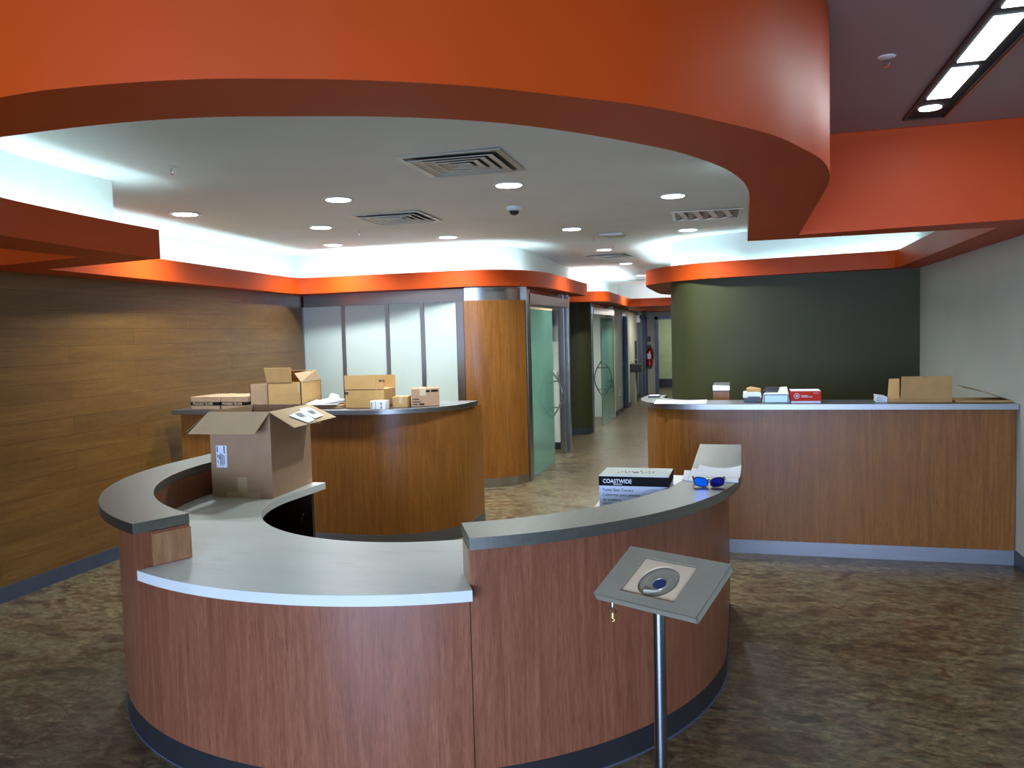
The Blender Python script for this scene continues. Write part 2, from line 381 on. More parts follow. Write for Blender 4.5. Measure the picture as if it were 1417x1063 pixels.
# back wall: white panels framed in steel, rounded wood end
PY = 8.30
bm = BM(); box(bm, -5.0, -2.83, PY+.03, PY+.15, 0, 2.16); struct('wall_back', bm, dark_lam)
bm = BM(); box(bm, -4.80, -2.86, PY-.012, PY+.03, 2.02, 2.155)
cv = smooth([(-2.86, PY+.0), (-2.72, PY+.03), (-2.58, PY+.10), (-2.45, PY+.22), (-2.37, PY+.38)], 5)
ribbon(bm, cv, .012, -.03, 2.02, 2.16); o = struct('trim_1', bm, steel, 'brushed steel band above the back wall panels')
px = lambda x: x*PY/8.2
for i, (a, b) in enumerate(((-4.757, -4.281), (-4.238, -3.747), (-3.704, -3.334), (-3.291, -2.926))):
    bm = BM(); box(bm, px(a), px(b), PY-.004, PY+.03, .1, 2.02)
    o = link('wall_panel', bm, panel_white, bevel=.003)
    tag(o, ['pale wall panel nearest the plank wall, left of the first steel strip', 'widest pale wall panel behind the tall brown carton', 'pale wall panel above the small brown carton', 'pale wall panel right of the last dark strip, beside the wood wall'][i], 'wall panel', 'pale panels behind the left counter')
bm = BM()
for x0, x1 in ((-4.83, -4.757), (-4.281, -4.238), (-3.747, -3.704), (-3.334, -3.291), (-2.926, -2.84)):
    box(bm, px(x0), px(x1), PY-.014, PY+.03, 0, 2.02)
struct('trim_2', bm, steel, 'vertical steel strips between the pale wall panels')
bm = BM(); ribbon(bm, cv, 0, -.1, .1, 2.02); struct('wall_curved', bm, wood_counter, 'rounded wood wall beside the first glass door')
bm = BM(); ribbon(bm, cv, .006, -.1, 0, .1); struct('baseboard_back', bm, steel)

# rooms off the hallway ------------------------------------------------
bm = BM(); box(bm, -5.9, -2.46, 11.17, 11.29, 0, 2.2); struct('wall_room_divider', bm, wall_white)
bm = BM(); box(bm, -5.9, -2.46, 11.155, 11.172, 0, .1); struct('baseboard_room', bm, rubber_dark)
bm = BM(); box(bm, -6.0, -5.88, 8.3, 21.4, 0, 2.2); struct('wall_rooms_back', bm, wall_white)
bm = BM(); g2 = [(-5.9, 12.78), (-2.62, 12.78)] + smooth([(-2.62, 12.78), (-2.47, 12.82), (-2.38, 12.93), (-2.35, 13.1)], 5)[1:]
ribbon(bm, g2, 0, .12, .1, 2.14); struct('wall_green_hall', bm, green_paint, 'narrow olive green wall between the two glass doors')
bm = BM(); ribbon(bm, g2, -.008, .12, 0, .1); struct('baseboard_hall', bm, rubber)
bm = BM(); box(bm, -5.9, -2.5, 15.55, 15.67, 0, 2.14); struct('wall_room_end', bm, wall_white)
bm = BM(); box(bm, -2.46, -2.34, 15.55, 16.55, 0, 2.14); box(bm, -2.46, -2.34, 16.55, 17.4, 2.02, 2.14); box(bm, -2.46, -2.34, 17.4, 17.75, 0, 2.14)
box(bm, -2.56, -2.44, 17.75, 20.1, 0, 2.14); box(bm, -2.46, -2.34, 20.1, 21.4, 2.0, 2.14); box(bm, -2.46, -2.34, 20.65, 20.8, 0, 2.0)
box(bm, -2.9, -2.5, 15.6, 21.4, 0, 2.14)
struct('wall_hall_left', bm, beige)
bm = BM(); box(bm, -2.34, -2.325, 15.55, 16.5, 0, .1); box(bm, -2.34, -2.325, 17.42, 17.75, 0, .1); box(bm, -2.44, -2.425, 17.75, 20.1, 0, .1); struct('baseboard_hall_left', bm, rubber_dark)
bm = BM(); box(bm, -2.6, -2.13, 21.2, 21.32, 0, 2.14); box(bm, -2.13, -1.2, 21.2, 21.32, 2.0, 2.14); box(bm, -1.2, -.6, 21.2, 21.32, 0, 2.14); struct('wall_hall_end', bm, beige)
bm = BM(); box(bm, -3.2, -.4, 23.6, 23.7, 0, 2.3); struct('wall_end_room', bm, plain('pale_green_paint', (160, 172, 130), .6))
bm = BM(); box(bm, -3.2, -.4, 23.58, 23.6, 0, .25); struct('baseboard_end_room', bm, rubber_dark)
bm = BM(); box(bm, -3.2, -.4, 21.32, 23.7, 2.3, 2.36); struct('ceiling_end_room', bm, ceil_paint)
area('room_light', (-1.7, 22.4, 2.25), (0, 0, 0), .6, .6, 14, (1, 1, .9))
area('hall_light', (-1.6, 18.6, 2.1), (0, 0, 0), .5, 1.2, 26, (1, 1, .94))
area('room_light', (-4.0, 9.8, 2.1), (0, 0, 0), 1.2, .6, 42, (.9, 1, 1))
area('room_light', (-3.9, 14.2, 2.05), (0, 0, 0), 1.2, .6, 42, (.9, 1, 1))
bm = BM(); box(bm, -6, -2.66, 8.4, 21.4, 2.6, 2.66); struct('ceiling_rooms', bm, ceil_paint)

def dark_door(n, y0, y1, zt, label, x=-2.34, hd=True):
    bm = BM(); box(bm, x-.13, x+.012, y0, y0+.06, 0, zt); box(bm, x-.13, x+.012, y1-.06, y1, 0, zt); box(bm, x-.13, x+.012, y0, y1, zt-.06, zt)
    o = struct(n, bm, frame_blue, label)
    b2 = BM(); box(b2, x-.12, x-.07, y0+.06, y1-.06, .01, zt-.06); link('door_leaf', b2, rubber_dark, parent=o)
    if hd:
        b3 = BM(); tube(b3, [(x-.07, y0+.13, .98), (x-.01, y0+.13, .98), (x-.01, y0+.24, .98)], .012); link('door_handle', b3, chrome, parent=o)
dark_door('door_3', 16.55, 17.4, 2.02, 'dark door with blue grey frame in the hall')
dark_door('door_4', 20.1, 20.65, 2.0, 'narrow dark door before the end of the hall', hd=False)
dark_door('door_5', 20.8, 21.2, 2.0, 'last dark door at the end of the hall', hd=False)
bm = BM(); box(bm, -2.13, -2.05, 21.14, 21.32, 0, 2.0); box(bm, -1.28, -1.2, 21.14, 21.32, 0, 2.0); box(bm, -2.13, -1.2, 21.14, 21.32, 1.93, 2.0)
struct('door_6', bm, frame_blue, 'open doorway at the far end of the hall')

# sliding glass door one and two ---------------------------------------
def bow(bm, x, y, z0, z1, side, r=.011, b=.085):
    pts = []
    for i in range(17):
        t = i/16; pts.append((x+side*(.03+b*math.sin(PI*t)*.55), y-.02+(.0), z0+(z1-z0)*t))
    tube(bm, pts, r)
def glass_door(n, pa, pb, g0, g1, xg, zt, label, post_w=.12, handle=None):
    b = BM()
    for (x, y) in pa: box(b, x-post_w*.75, x+post_w/2, y-post_w*.8, y+post_w/2, 0, ZS(x, y) if y < 12 else 2.12)
    yA = pa[0][1]; yB = pb[-1][1]
    for (x, y) in pb: box(b, x-.035, x+.035, y-.04, y+.04, 0, ZS(x, y) if y < 12 else 2.12)
    box(b, xg-.05, xg+.05, yA, yB, zt, zt+.115)
    fr = struct(n, b, steel, label)
    g = BM(); box(g, xg+.02, xg+.032, g0, g1, .012, zt-.06); link('glass_panel', g, glass_m, parent=fr)
    h = BM(); hy, z0, z1 = handle
    for s in (-1, 1):
        pts = [(xg+.026+s*(.02+.13*math.sin(PI*i/16)), hy+.0*s, z0+(z1-z0)*i/16) for i in range(17)]
        tube(h, pts, .011)
    for z in (z0+.12, z1-.12): tube(h, [(xg-.08, hy, z), (xg+.132, hy, z)], .008)
    link('handle', h, chrome, parent=fr)
    t = BM(); box(t, xg+.015, xg+.037, g0, g1, zt-.06, zt-.035); link('top_band', t, foam, parent=fr)  # beige band drawn along the top of the glass
    return fr
glass_door('door_1', [(-2.33, 8.78)], [(-2.345, 10.80), (-2.315, 11.02)], 8.88, 10.0, -2.32, 1.99, 'green glass sliding door between steel posts beside the wood wall', handle=(9.86, .6, 1.17))
glass_door('door_2', [(-2.38, 13.2)], [(-2.37, 15.42)], 13.95, 15.3, -2.36, 1.95, 'farther green glass sliding door beside the narrow green wall', post_w=.08, handle=(14.1, .52, 1.14))
# things in the first room
bm = BM(); box(bm, -3.2, -2.545, 11.10, 11.15, 1.55, 1.98)
tvt = link('wall_television', bm, black, bevel=.01); tag(tvt, 'black wall television seen past the edge of the first glass door', 'television')
bm = BM(); box(bm, -2.60, -2.50, 11.14, 11.158, .98, 1.12)
sw = link('light_switch_plate', bm, white_plastic, bevel=.003); tag(sw, 'white double switch plate on the wall behind the first glass door', 'light switch')
for q in ((-2.585, -2.56), (-2.54, -2.515)): link('switch', box(BM(), *q, 11.134, 11.142, 1.02, 1.08), paper, parent=sw)
# outlet plate, fountain, extinguisher, camera in the hall
bm = BM(); box(bm, -2.338, -2.33, 16.1, 16.18, .36, .5); o = link('outlet_plate', bm, white_plastic); tag(o, 'white outlet plate low on the beige hall wall before the dark door', 'outlet')
for q in ((.45, .48), (.39, .42)): link('socket', box(BM(), -2.331, -2.328, 16.125, 16.155, *q), paper_print, parent=o)
t = thing('drinking_fountain', 'steel and dark drinking fountain on the hall wall', 'drinking fountain', (-2.34, 18.6, 0))
bm = BM(); box(bm, -.1, .16, -.22, .12, .72, .9); link('basin', bm, rubber_dark, parent=t, bevel=.02)
bm = BM(); box(bm, -.1, .04, -.2, -.02, 0, .72); link('lower_cover', bm, beige, parent=t)
bm = BM(); box(bm, .0, .05, .06, .09, 0, 1.42); link('side_rail', bm, rubber_dark, parent=t)
bm = BM(); tube(bm, [(.02, -.12, .9), (.02, -.12, .98), (.07, -.12, 1.0)], .014); box(bm, -.06, .03, -.2, -.06, .9, .94); link('spout', bm, chrome, parent=t)
t = thing('fire_extinguisher', 'red fire extinguisher hanging at the end of the hall', 'fire extinguisher', (-2.27, 21.12, .72))
bm = BM(); lathe(bm, [(.05, 0), (.085, .02), (.085, .38), (.06, .44), (.03, .47), (.03, .5)]); link('cylinder', bm, red, parent=t)
bm = BM(); box(bm, -.04, .05, -.02, .02, .5, .56); tube(bm, [(.04, -.02, .5), (.1, -.05, .42), (.1, -.05, .2)], .012); link('valve_and_hose', bm, black, parent=t)
bm = BM(); box(bm, -.045, .045, -.09, -.084, .2, .34); link('label_plate', bm, paper, parent=t)
bm = BM(); box(bm, -.02, .02, .05, .09, .1, .4); link('wall_bracket', bm, black, parent=t)
t = thing('wall_alarm', 'small pale alarm light high on the end of the hall wall', 'alarm', (-2.3, 19.9, 1.95))
bm = BM(); box(bm, -.2, -.05, -.07, .07, -.1, .08); link('housing', bm, white_plastic, parent=t, bevel=.01)
for dy in (-.05, .06):
    bm = BM(); lathe(bm, [(.02, -.06), (.045, -.02), (.045, .04), (.02, .05)], c=(-.01, dy, .03), axis='x', n=14); link('lamp_head', bm, rubber, parent=t)
bm = BM(); box(bm, -2.32, -2.24, 21.19, 21.2, 1.36, 1.5); o = link('wall_sign', bm, rubber_dark); tag(o, 'small dark sign plate on the wall above the fire extinguisher', 'sign')

# ------------------------------------------------------------------ ceilings and soffits
front_in = smooth([(-1.775, 1.634), (-1.552, 1.633), (-1.356, 1.648), (-1.185, 1.687), (-1.029, 1.748), (-.874, 1.815), (-.721, 1.902), (-.57, 2.019), (-.417, 2.191), (-.249, 2.43), (-.155, 2.596), (-.052, 2.857), (.006, 3.106), (.034, 3.344), (.043, 3.587)], 3)
left_in = smooth([(-3.355, 4.152), (-3.335, 3.8), (-3.3, 3.426), (-3.225, 2.936), (-3.06, 2.5), (-2.82, 2.15), (-2.5, 1.87), (-2.14, 1.69), (-1.775, 1.634)], 4)
backleft = [(-4.333, 4.29), (-4.411, 5.266), (-4.502, 6.288), (-4.6, 7.379), (-4.625, 7.70)] + smooth([(-4.625, 7.70), (-4.60, 7.88), (-4.43, 7.955), (-4.2, 7.97)], 4)[1:] + \
    [(-3.919, 7.99), (-3.151, 8.10), (-2.85, 8.14)] + smooth([(-2.85, 8.14), (-2.62, 8.20), (-2.42, 8.34), (-2.29, 8.52), (-2.19, 8.76), (-2.12, 9.1)], 4)[1:] + [(-2.115, 11.561)]
rightin = [(-1.026, 12.498)] + smooth([(-1.026, 12.498), (-1.12, 12.1), (-1.125, 11.2), (-1.09, 9.85), (-.973, 9.5), (-.755, 9.2), (-.45, 8.99), (-.186, 8.914)], 4)[1:] + [(.869, 8.849), (1.40, 8.80), (1.47, 8.76), (1.50, 8.66), (1.497, 7.018), (1.475, 5.46)]
# loop walked from the hallway's left edge round to its right edge
O = list(reversed(backleft)) + left_in + front_in[1:] + [(.048, 5.33)] + list(reversed(rightin))
outer = [(-4.287, 3.93), (-3.63, 3.84)] + smooth([(-3.63, 3.84), (-3.64, 3.4), (-3.58, 2.95), (-3.40, 2.45), (-3.08, 2.0), (-2.65, 1.66), (-2.1, 1.45), (-1.5, 1.387), (-1.314, 1.389), (-1.157, 1.413), (-1.015, 1.451), (-.883, 1.506), (-.752, 1.569), (-.556, 1.692), (-.354, 1.868), (-.204, 2.014), (-.04, 2.235), (.094, 2.444), (.186, 2.659), (.265, 2.884), (.313, 3.14), (.332, 3.394), (.335, 3.7)], 4)[1:] + [(.338, 5.143), (1.88, 5.06)]
slab = O + [(1.88, 12.5), (1.88, 5.06)] + list(reversed(outer)) + [(-4.95, 3.95), (-5.6, 3.95), (-5.6, 11.56), (-2.12, 11.56)]
def clean(p):
    out = [p[0]]
    for q in p[1:]:
        if (Vector(q)-Vector(out[-1])).length > .004: out.append(q)
    if (Vector(out[0])-Vector(out[-1])).length < .004: out.pop()
    return out
slab = clean(slab); O = clean(O); outer = clean(outer)
bm = BM(); prism(bm, slab, ZS, ZS2)
struct('trim_3', bm, orange, 'orange soffit underside round the inner ceiling', smooth=False)
bm = BM(); ribbon(bm, O, -.0003, -.022, lambda x, y: ZS(x, y)+.0012, ZL); struct('trim_4', bm, orange, 'orange lip of the soffit that hides the cove light')
bm = BM(); ribbon(bm, O, -.0225, -.027, lambda x, y: ZS2(x, y)+.001, lambda x, y: ZL(x, y)-.001); ribbon(bm, O, -.024, -.15, ZS2, lambda x, y: ZS2(x, y)+.004); struct('trim_8', bm, white_paint, 'white inside of the cove')
bm = BM(); ribbon(bm, [(-4.62, 3.86)]+outer, .0003, .022, lambda x, y: ZS(x, y)+.0012, ZF+.02); struct('trim_5', bm, orange, 'tall curved orange fascia facing the entrance')

W = [(-.80, 17.6), (-2.0, 17.7), (-2.58, 17.8), (-2.50, 14.1), (-2.55, 13.95), (-2.95, 13.75), (-2.95, 12.25), (-2.52, 12.25)] + smooth([(-2.42, 9.5), (-2.44, 9.1), (-2.56, 8.72), (-2.90, 8.48), (-3.2, 8.40)], 4) + \
    [(-3.62, 8.36), (-4.40, 8.33), (-4.92, 8.33), (-4.88, 6.07), (-4.83, 4.45), (-3.585, 4.05), (-3.58, 3.75), (-3.53, 3.35)] + \
    smooth([(-3.53, 3.35), (-3.38, 2.82), (-3.18, 2.4), (-2.90, 2.03), (-2.55, 1.74), (-2.16, 1.555), (-1.775, 1.50), (-1.35, 1.52), (-.98, 1.61), (-.64, 1.79), (-.31, 2.10), (-.04, 2.52), (.12, 3.0), (.17, 3.6)], 4)[1:] + \
    [(.19, 5.2), (1.64, 5.28), (1.66, 8.5), (1.64, 8.97), (.064, 8.985), (-.2, 9.06)] + smooth([(-.2, 9.06), (-.42, 9.18), (-.62, 9.36), (-.75, 9.6), (-.80, 10.0)], 3)[1:] + [(-.80, 12.5)]
W = clean(W)
bm = BM(); ribbon(bm, W, 0, -.03, lambda x, y: ZS2(x, y)+.001 if y < 12 else 2.141, lambda x, y: ZC(x, y)+.01, closed=True); struct('wall_cove', bm, white_paint, 'white recessed wall above the soffit lit from the cove')
bm = BM(); prism(bm, W, ZC, lambda x, y: ZC(x, y)+.03); struct('ceiling', bm, ceil_paint, 'white inner ceiling with round lights', smooth=False)
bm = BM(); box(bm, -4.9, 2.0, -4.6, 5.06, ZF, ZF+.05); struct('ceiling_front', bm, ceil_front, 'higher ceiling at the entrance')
# second soffit down the hallway
P2 = [(-3.4, 12.2), (-2.4, 12.3)] + smooth([(-2.4, 12.3), (-2.12, 12.38), (-1.98, 12.6), (-1.98, 12.9)], 4)[1:] + [(-2.05, 15.45)] + smooth([(-2.05, 15.45), (-2.03, 15.7), (-1.85, 15.82), (-1.6, 15.84)], 4)[1:] + [(-.72, 15.9)]
bm = BM(); prism(bm, clean(P2)+[(-.72, 21.4), (-5.9, 21.4), (-5.9, 12.2)], 2.12, 2.14); struct('trim_6', bm, orange, 'orange soffit farther down the hallway', smooth=False)
bm = BM(); ribbon(bm, P2, .0003, .022, 2.1212, 2.275); struct('trim_7', bm, orange)
bm = BM(); ribbon(bm, P2, .0225, .027, 2.141, 2.273); ribbon(bm, P2, .024, .35, 2.1405, 2.144); struct('trim_9', bm, white_paint)
def tubes(path, o0, o1, z):
    bm = BM(); ribbon(bm, path, o0, o1, lambda x, y: ev(z, x, y)+.035, lambda x, y: ev(z, x, y)+.065); return bm
iL = len(backleft)
cove = [tubes(O[1:iL], -.075, -.11, ZS), tubes(O[iL:iL+len(left_in)+len(front_in)-4], -.05, -.08, ZS), tubes([(.25, 5.265), (1.60, 5.33)], 0, -.03, ZS), tubes(list(reversed(rightin))[2:-1], -.07, -.11, ZS), tubes(P2[1:], .08, .12, 2.12), tubes([(-2.35, 17.35), (-.95, 17.25)], 0, -.04, 2.12)]  # last strip is an extra light, added to brighten the far end wall
for i, b in enumerate(cove):
    o = link('cove_light', b, tube_m, smooth=False)
    o['kind'] = 'structure'; o['label'] = 'fluorescent tubes hidden behind the orange lip'

# ------------------------------------------------------------------ ceiling fittings
def downlight(x, y, label):
    z = ZC(x, y)
    t = thing('ceiling_downlight', label, 'ceiling light', (x, y, z), group='round ceiling lights')
    bm = BM(); n = 36
    pr = [(.112, 0), (.112, -.006), (.104, -.008), (.088, -.005), (.085, -.001)]
    lathe(bm, pr, n=n); link('trim_ring', bm, white_plastic, parent=t)
    bm = BM(); cyl(bm, (0, 0), .084, -.0075, -.004, n); link('diffuser', bm, lamp_white, parent=t)
    area('lamp', (0, 0, -.012), (0, 0, 0), .16, .16, 18, (.84, .94, 1), 'DISK', math.radians(140), parent=t)
    return t
for x, y, l in [(-1.484, 5.285, 'largest looking round ceiling light, between the big square vent and the camera dome'),
    (-2.728, 5.247, 'round ceiling light left of the second square vent, nearer the entrance'),
    (-4.014, 5.264, 'leftmost round ceiling light, above the plank wall'),
    (-3.512, 6.411, 'round ceiling light just left of the dark square vent'),
    (-4.033, 7.60, 'small round ceiling light nearest the corner of plank wall and white panels'),
    (-2.794, 7.66, 'round ceiling light above the white wall panels, right of the dark vent'),
    (-.481, 6.282, 'round ceiling light beside the front orange soffit, nearest the bright louvred vent'),
    (-1.558, 7.75, 'round ceiling light halfway between camera dome and exit fixture'),
    (-.502, 8.464, 'round ceiling light just behind the bright louvred vent'),
    (-1.586, 9.863, 'round ceiling light in front of the third square vent'),
    (-1.615, 12.014, 'small round ceiling light behind the third square vent in the hall'),
    (-2.421, 12.967, 'faint round ceiling light beside the hall white cove wall'),
    (-1.699, 14.738, 'farthest round ceiling light at the end of the hall')]:
    downlight(x, y, l)
def vent(name, x, y, s, label, rz=0, inner=vent_white, louvre=False):
    z = ZC(x, y)
    t = thing(name, label, 'ceiling vent', (x, y, z), rz, group='square ceiling vents'); h = s/2
    bm = BM(); box(bm, -h+.03, h-.03, -h+.03, h-.03, -.004, -.0015); link('dark_opening', bm, vent_dark, parent=t)  # grey plate, its colour stands for the shade inside the vent
    bm = BM()
    def ring(a, b, z0, z1, sl=0):
        o = [(-a, -a), (a, -a), (a, a), (-a, a)]; i = [(-b, -b), (b, -b), (b, b), (-b, b)]
        for k in range(4):
            j = (k+1) % 4
            hexa(bm, [(*o[k], z0), (*o[j], z0), (*i[j], z0+sl), (*i[k], z0+sl)], [(*o[k], z1), (*o[j], z1), (*i[j], z1+sl), (*i[k], z1+sl)])
    ring(h, h-.03, -.010, -.003); link('frame', bm, vent_white, parent=t)
    bm = BM()
    if louvre:
        for k in range(4):
            x0 = -h+.05+k*(s-.1)/4
            hexa(bm, [(x0, -h+.04, -.006), (x0+.05, -h+.04, -.006), (x0+.10, 0, -.03), (x0+.05, 0, -.03)], [(x0, -h+.04, -.003), (x0+.05, -h+.04, -.003), (x0+.10, 0, -.026), (x0+.05, 0, -.026)])
            hexa(bm, [(x0+.05, 0, -.03), (x0+.10, 0, -.03), (x0+.03, h-.04, -.006), (x0, h-.04, -.006)], [(x0+.05, 0, -.026), (x0+.10, 0, -.026), (x0+.03, h-.04, -.003), (x0, h-.04, -.003)])
        link('louvre', bm, white_plastic, parent=t)
    else:
        for k in range(4):
            a = h-.055-k*(h-.04)/4.3
            ring(a, max(a-.052, .01), -.020+.001*k, -.0175+.001*k, .013); ring(a+.003, a-.007, -.0225+.001*k, -.0195+.001*k)
        link('cone', bm, inner, parent=t)
    return t
vent('ceiling_vent', -1.54, 4.51, .60, 'largest square ceiling vent with nested cones, right in front of the round light', .03)
vent('ceiling_vent', -2.71, 6.23, .58, 'square ceiling vent with nested cones beside two round lights on the left', .04)
vent('ceiling_vent', -.278, 7.44, .60, 'bright white louvred ceiling vent beside the orange soffit', .04, louvre=True)
vent('ceiling_vent', -1.64, 10.65, .56, 'square ceiling vent over the start of the hall', -.1)
vent('ceiling_vent', -1.85, 16.0, .5, 'farthest pale ceiling vent deep in the hall')
def sprinkler(x, y, z, label, m=chrome):
    t = thing('sprinkler_head', label, 'sprinkler', (x, y, z), group='ceiling sprinklers')
    bm = BM(); lathe(bm, [(.036, 0), (.032, -.004), (.010, -.007)], n=20); link('escutcheon', bm, white_plastic, parent=t)
    bm = BM(); cyl(bm, (0, 0), .005, -.03, -.006, 10); tube(bm, [(-.009, 0, -.012), (-.010, 0, -.03), (0, 0, -.038)], .002, 6); tube(bm, [(.009, 0, -.012), (.010, 0, -.03), (0, 0, -.038)], .002, 6)
    cyl(bm, (0, 0), .012, -.041, -.039, 14); link('nozzle', bm, m, parent=t)
sprinkler(-3.042, 3.892, ZC(-3.04, 0), 'sprinkler head on the inner ceiling nearest the left orange soffit')
sprinkler(-3.314, 6.75, ZC(-3.3, 0), 'small sprinkler head below the dark square vent at left')
sprinkler(-1.482, 8.55, ZC(-1.48, 0), 'tiny sprinkler head beside the emergency light')
sprinkler(-1.43, 9.55, ZC(-1.43, 0), 'tiny sprinkler head just behind the emergency light')
sprinkler(.591, 3.71, ZF, 'sprinkler head on the dim entrance ceiling beside the recessed lamp slot')
t = thing('dome_camera', 'small dark domed security camera on the inner ceiling', 'security camera', (-1.697, 6.18, ZC(-1.7, 0)))
bm = BM(); lathe(bm, [(.062, 0), (.062, -.018), (.055, -.03), (.04, -.034)], n=28); link('housing', bm, white_plastic, parent=t)
bm = BM(); lathe(bm, [(.038, -.03), (.036, -.045), (.026, -.06), (.01, -.066)], n=24); link('dome', bm, black, parent=t)
t = thing('emergency_light', 'flat pale emergency light hanging from the ceiling over the hall entrance', 'emergency light', (-1.26, 8.30, ZC(-1.26, 0)), .05)
bm = BM(); box(bm, -.115, .115, -.05, .05, -.03, 0); link('housing', bm, vent_white, parent=t, bevel=.006)
bm = BM(); cyl(bm, (.02, .22), .11, -.012, 0, 28); link('base_plate', bm, vent_white, parent=t)
# recessed slot light over the entrance
t = thing('slot_light', 'long black recessed ceiling slot with three bright lamps at top right', 'ceiling light', (.86, 0, ZF))
Ld = Vector((.0, 1, 0))
bm = BM(); box(bm, .0, .18, 1.2, 4.82, -.012, -.004); link('black_slot', bm, blackhole, parent=t)
bm = BM(); box(bm, .178, .19, 1.2, 4.82, -.02, -.001); box(bm, -.012, 0, 1.2, 4.82, -.016, -.001); box(bm, -.012, .19, 4.815, 4.83, -.016, -.001); link('edge_trim', bm, black, parent=t)
bm = BM(); box(bm, .19, .197, 1.2, 4.82, -.018, -.001); link('bright_edge', bm, chrome, parent=t)
for y0, y1 in ((3.93, 4.41), (3.33, 3.84), (2.74, 3.24)):
    bm = BM(); box(bm, .022, .125, y0, y1, -.018, -.012); link('lamp', bm, lamp_front, parent=t)
bm = BM(); n = 28
lathe(bm, [(.052, -.012), (.052, -.018)], c=(.075, 4.60, 0), n=28); link('round_lamp', bm, lamp_front, parent=t)
area('slot_lamp', (.08, 3.6, -.03), (0, 0, 0), .1, 2, 7, (.9, .96, 1), parent=t)

# ------------------------------------------------------------------ reception desk
CC = (-1.592, 4.005)
RP, RI, RW_, RL, RLI = 1.518, 1.36, .88, 1.59, 1.362
aR, aL = -63.95, -114.75
desk = thing('reception_desk', 'curved wood-panelled reception desk in the middle of the room', 'reception desk')
def shell(name, r0, r1, a0, a1, z0, z1, m, tail0=None, tail1=None, parent=None, n=48):
    """ring sector; tails continue the ring straight back along +y"""
    o = arc(CC, r1, a0, a1, n); i = arc(CC, r0, a0, a1, n)
    if tail1: o.append((o[-1][0], tail1)); i.append((i[-1][0], tail1))
    if tail0: o.insert(0, (o[0][0], tail0)); i.insert(0, (i[0][0], tail0))
    bm = BM(); prism(bm, o+i[::-1], z0, z1)
    return link(name, bm, m, parent=parent, bevel=.0015 if m is not steel_flat else .003)
g = .12
shell('side_panel', RI+.004, RP, -180, aL-g, .1, .915, wood_desk, tail0=4.36, parent=desk)
shell('front_panel', RI, RP, aL, aR, .1, .735, wood_desk, parent=desk)
shell('side_panel', RI+.004, RP, aR+g, 0, .1, .915, wood_desk, tail1=4.92, parent=desk)
shell('toe_kick', RI+.01, RP-.0015, -180, 0, .0, .1, rubber_dark, tail0=4.36, tail1=4.92, parent=desk, n=90)
shell('kick_bead', RP-.002, RP+.006, -180, 0, .0, .006, frame_blue, tail0=4.36, tail1=4.92, parent=desk, n=90)
shell('seam', RI+.01, RP-.012, aL-g*1.5, aL+g, .1, .73, black, parent=desk, n=2)
shell('seam', RI+.01, RP-.012, aR-g, aR+g*1.5, .1, .73, black, parent=desk, n=2)
for a, s in ((aL, -1), (aR, 1)):
    o = arc(CC, RP+.001, a-.03*s, a+.25*s, 1); i = arc(CC, RI, a-.03*s, a+.25*s, 1)
    bm = BM(); prism(bm, o+i[::-1], .778, .905); link('end_cap', bm, wood_end, parent=desk)
bm = BM(); box(bm, -2.95, -2.50, 4.315, 4.34, 0, .735); e = link('end_panel', bm, dark_lam, parent=desk)
bm = BM(); lathe(bm, [(.012, 4.312), (.012, 4.300)], c=(-2.56, 0, .60), axis='y', n=14); tube(bm, [(-2.555, 4.30, .6), (-2.545, 4.28, .585), (-2.55, 4.27, .55)], .004, 8); link('drawer_lock', bm, chrome, parent=desk)
bm = BM(); box(bm, -.70, -.24, 4.87, 4.9, 0, .735); link('end_panel', bm, dark_lam, parent=desk)
shell('knee_panel', 1.335, 1.358, -178, -2, .1, .73, dark_lam, parent=desk)  # dark colour stands in for the shade beneath the worktop
# white quartz worktop
o = [(CC[0]-RI, 4.40)] + arc(CC, RI, -180, aL-.1, 40) + arc(CC, 1.585, aL-.1, aR+.1, 40) + arc(CC, RI, aR+.1, 0, 40) + [(CC[0]+RI, 4.91), (-.735, 4.91)] + arc(CC, RW_, 0, -180, 70) + [(-2.45, 4.40)]
bm = BM(); prism(bm, clean(o), .737, .776)
tag(link('worktop', bm, quartz_m, bevel=.003), 'white stone worktop curving through the reception desk', 'worktop')
lg = 'raised steel ledges of the reception desk'
o1 = shell('transaction_ledge', RLI, RL, -180, aL-.2, .917, .959, steel_flat, tail0=4.75); tag(o1, 'left curved grey steel ledge on the reception desk, behind the big open carton', 'ledge', lg)
o2 = shell('transaction_ledge', RLI-.01, RL, aR-.1, 0, .917, .959, steel_flat, tail1=4.96); tag(o2, 'right curved grey steel ledge on the reception desk, under the sunglasses', 'ledge', lg)

# ------------------------------------------------------------------ back counters
def counter(name, path, off, z, dep, label, tlabel, inner=None):
    t = thing(name, label, 'counter', group='wood service counters')
    bm = BM(); ribbon(bm, path, 0, dep*.5, .1, z-.042); link('front_panel', bm, wood_counter, parent=t)
    bm = BM(); ribbon(bm, path, -.004, dep*.5, 0, .1); link('kick_plate', bm, steel_kick, parent=t)
    bm = BM(); ribbon(bm, path, .012, dep*.5-.01, z-.044, z-.0385); link('shadow_gap', bm, black, parent=t)
    return t
lp = [(-4.52, 5.74), (-2.95, 5.74)] + smooth([(-2.95, 5.74), (-2.75, 5.755), (-2.55, 5.82), (-2.38, 5.93), (-2.26, 6.07), (-2.195, 6.25), (-2.18, 6.45)], 5)[1:] + [(-2.18, 6.7)]
counter('service_counter', lp, .05, 1.095, .3, 'left wood service counter with a rounded end in front of the white panels', '')
lt = [(-4.56, 5.68), (-2.90, 5.68)] + smooth([(-2.90, 5.68), (-2.68, 5.70), (-2.49, 5.78), (-2.32, 5.91), (-2.215, 6.08), (-2.165, 6.27), (-2.15, 6.5)], 5)[1:]
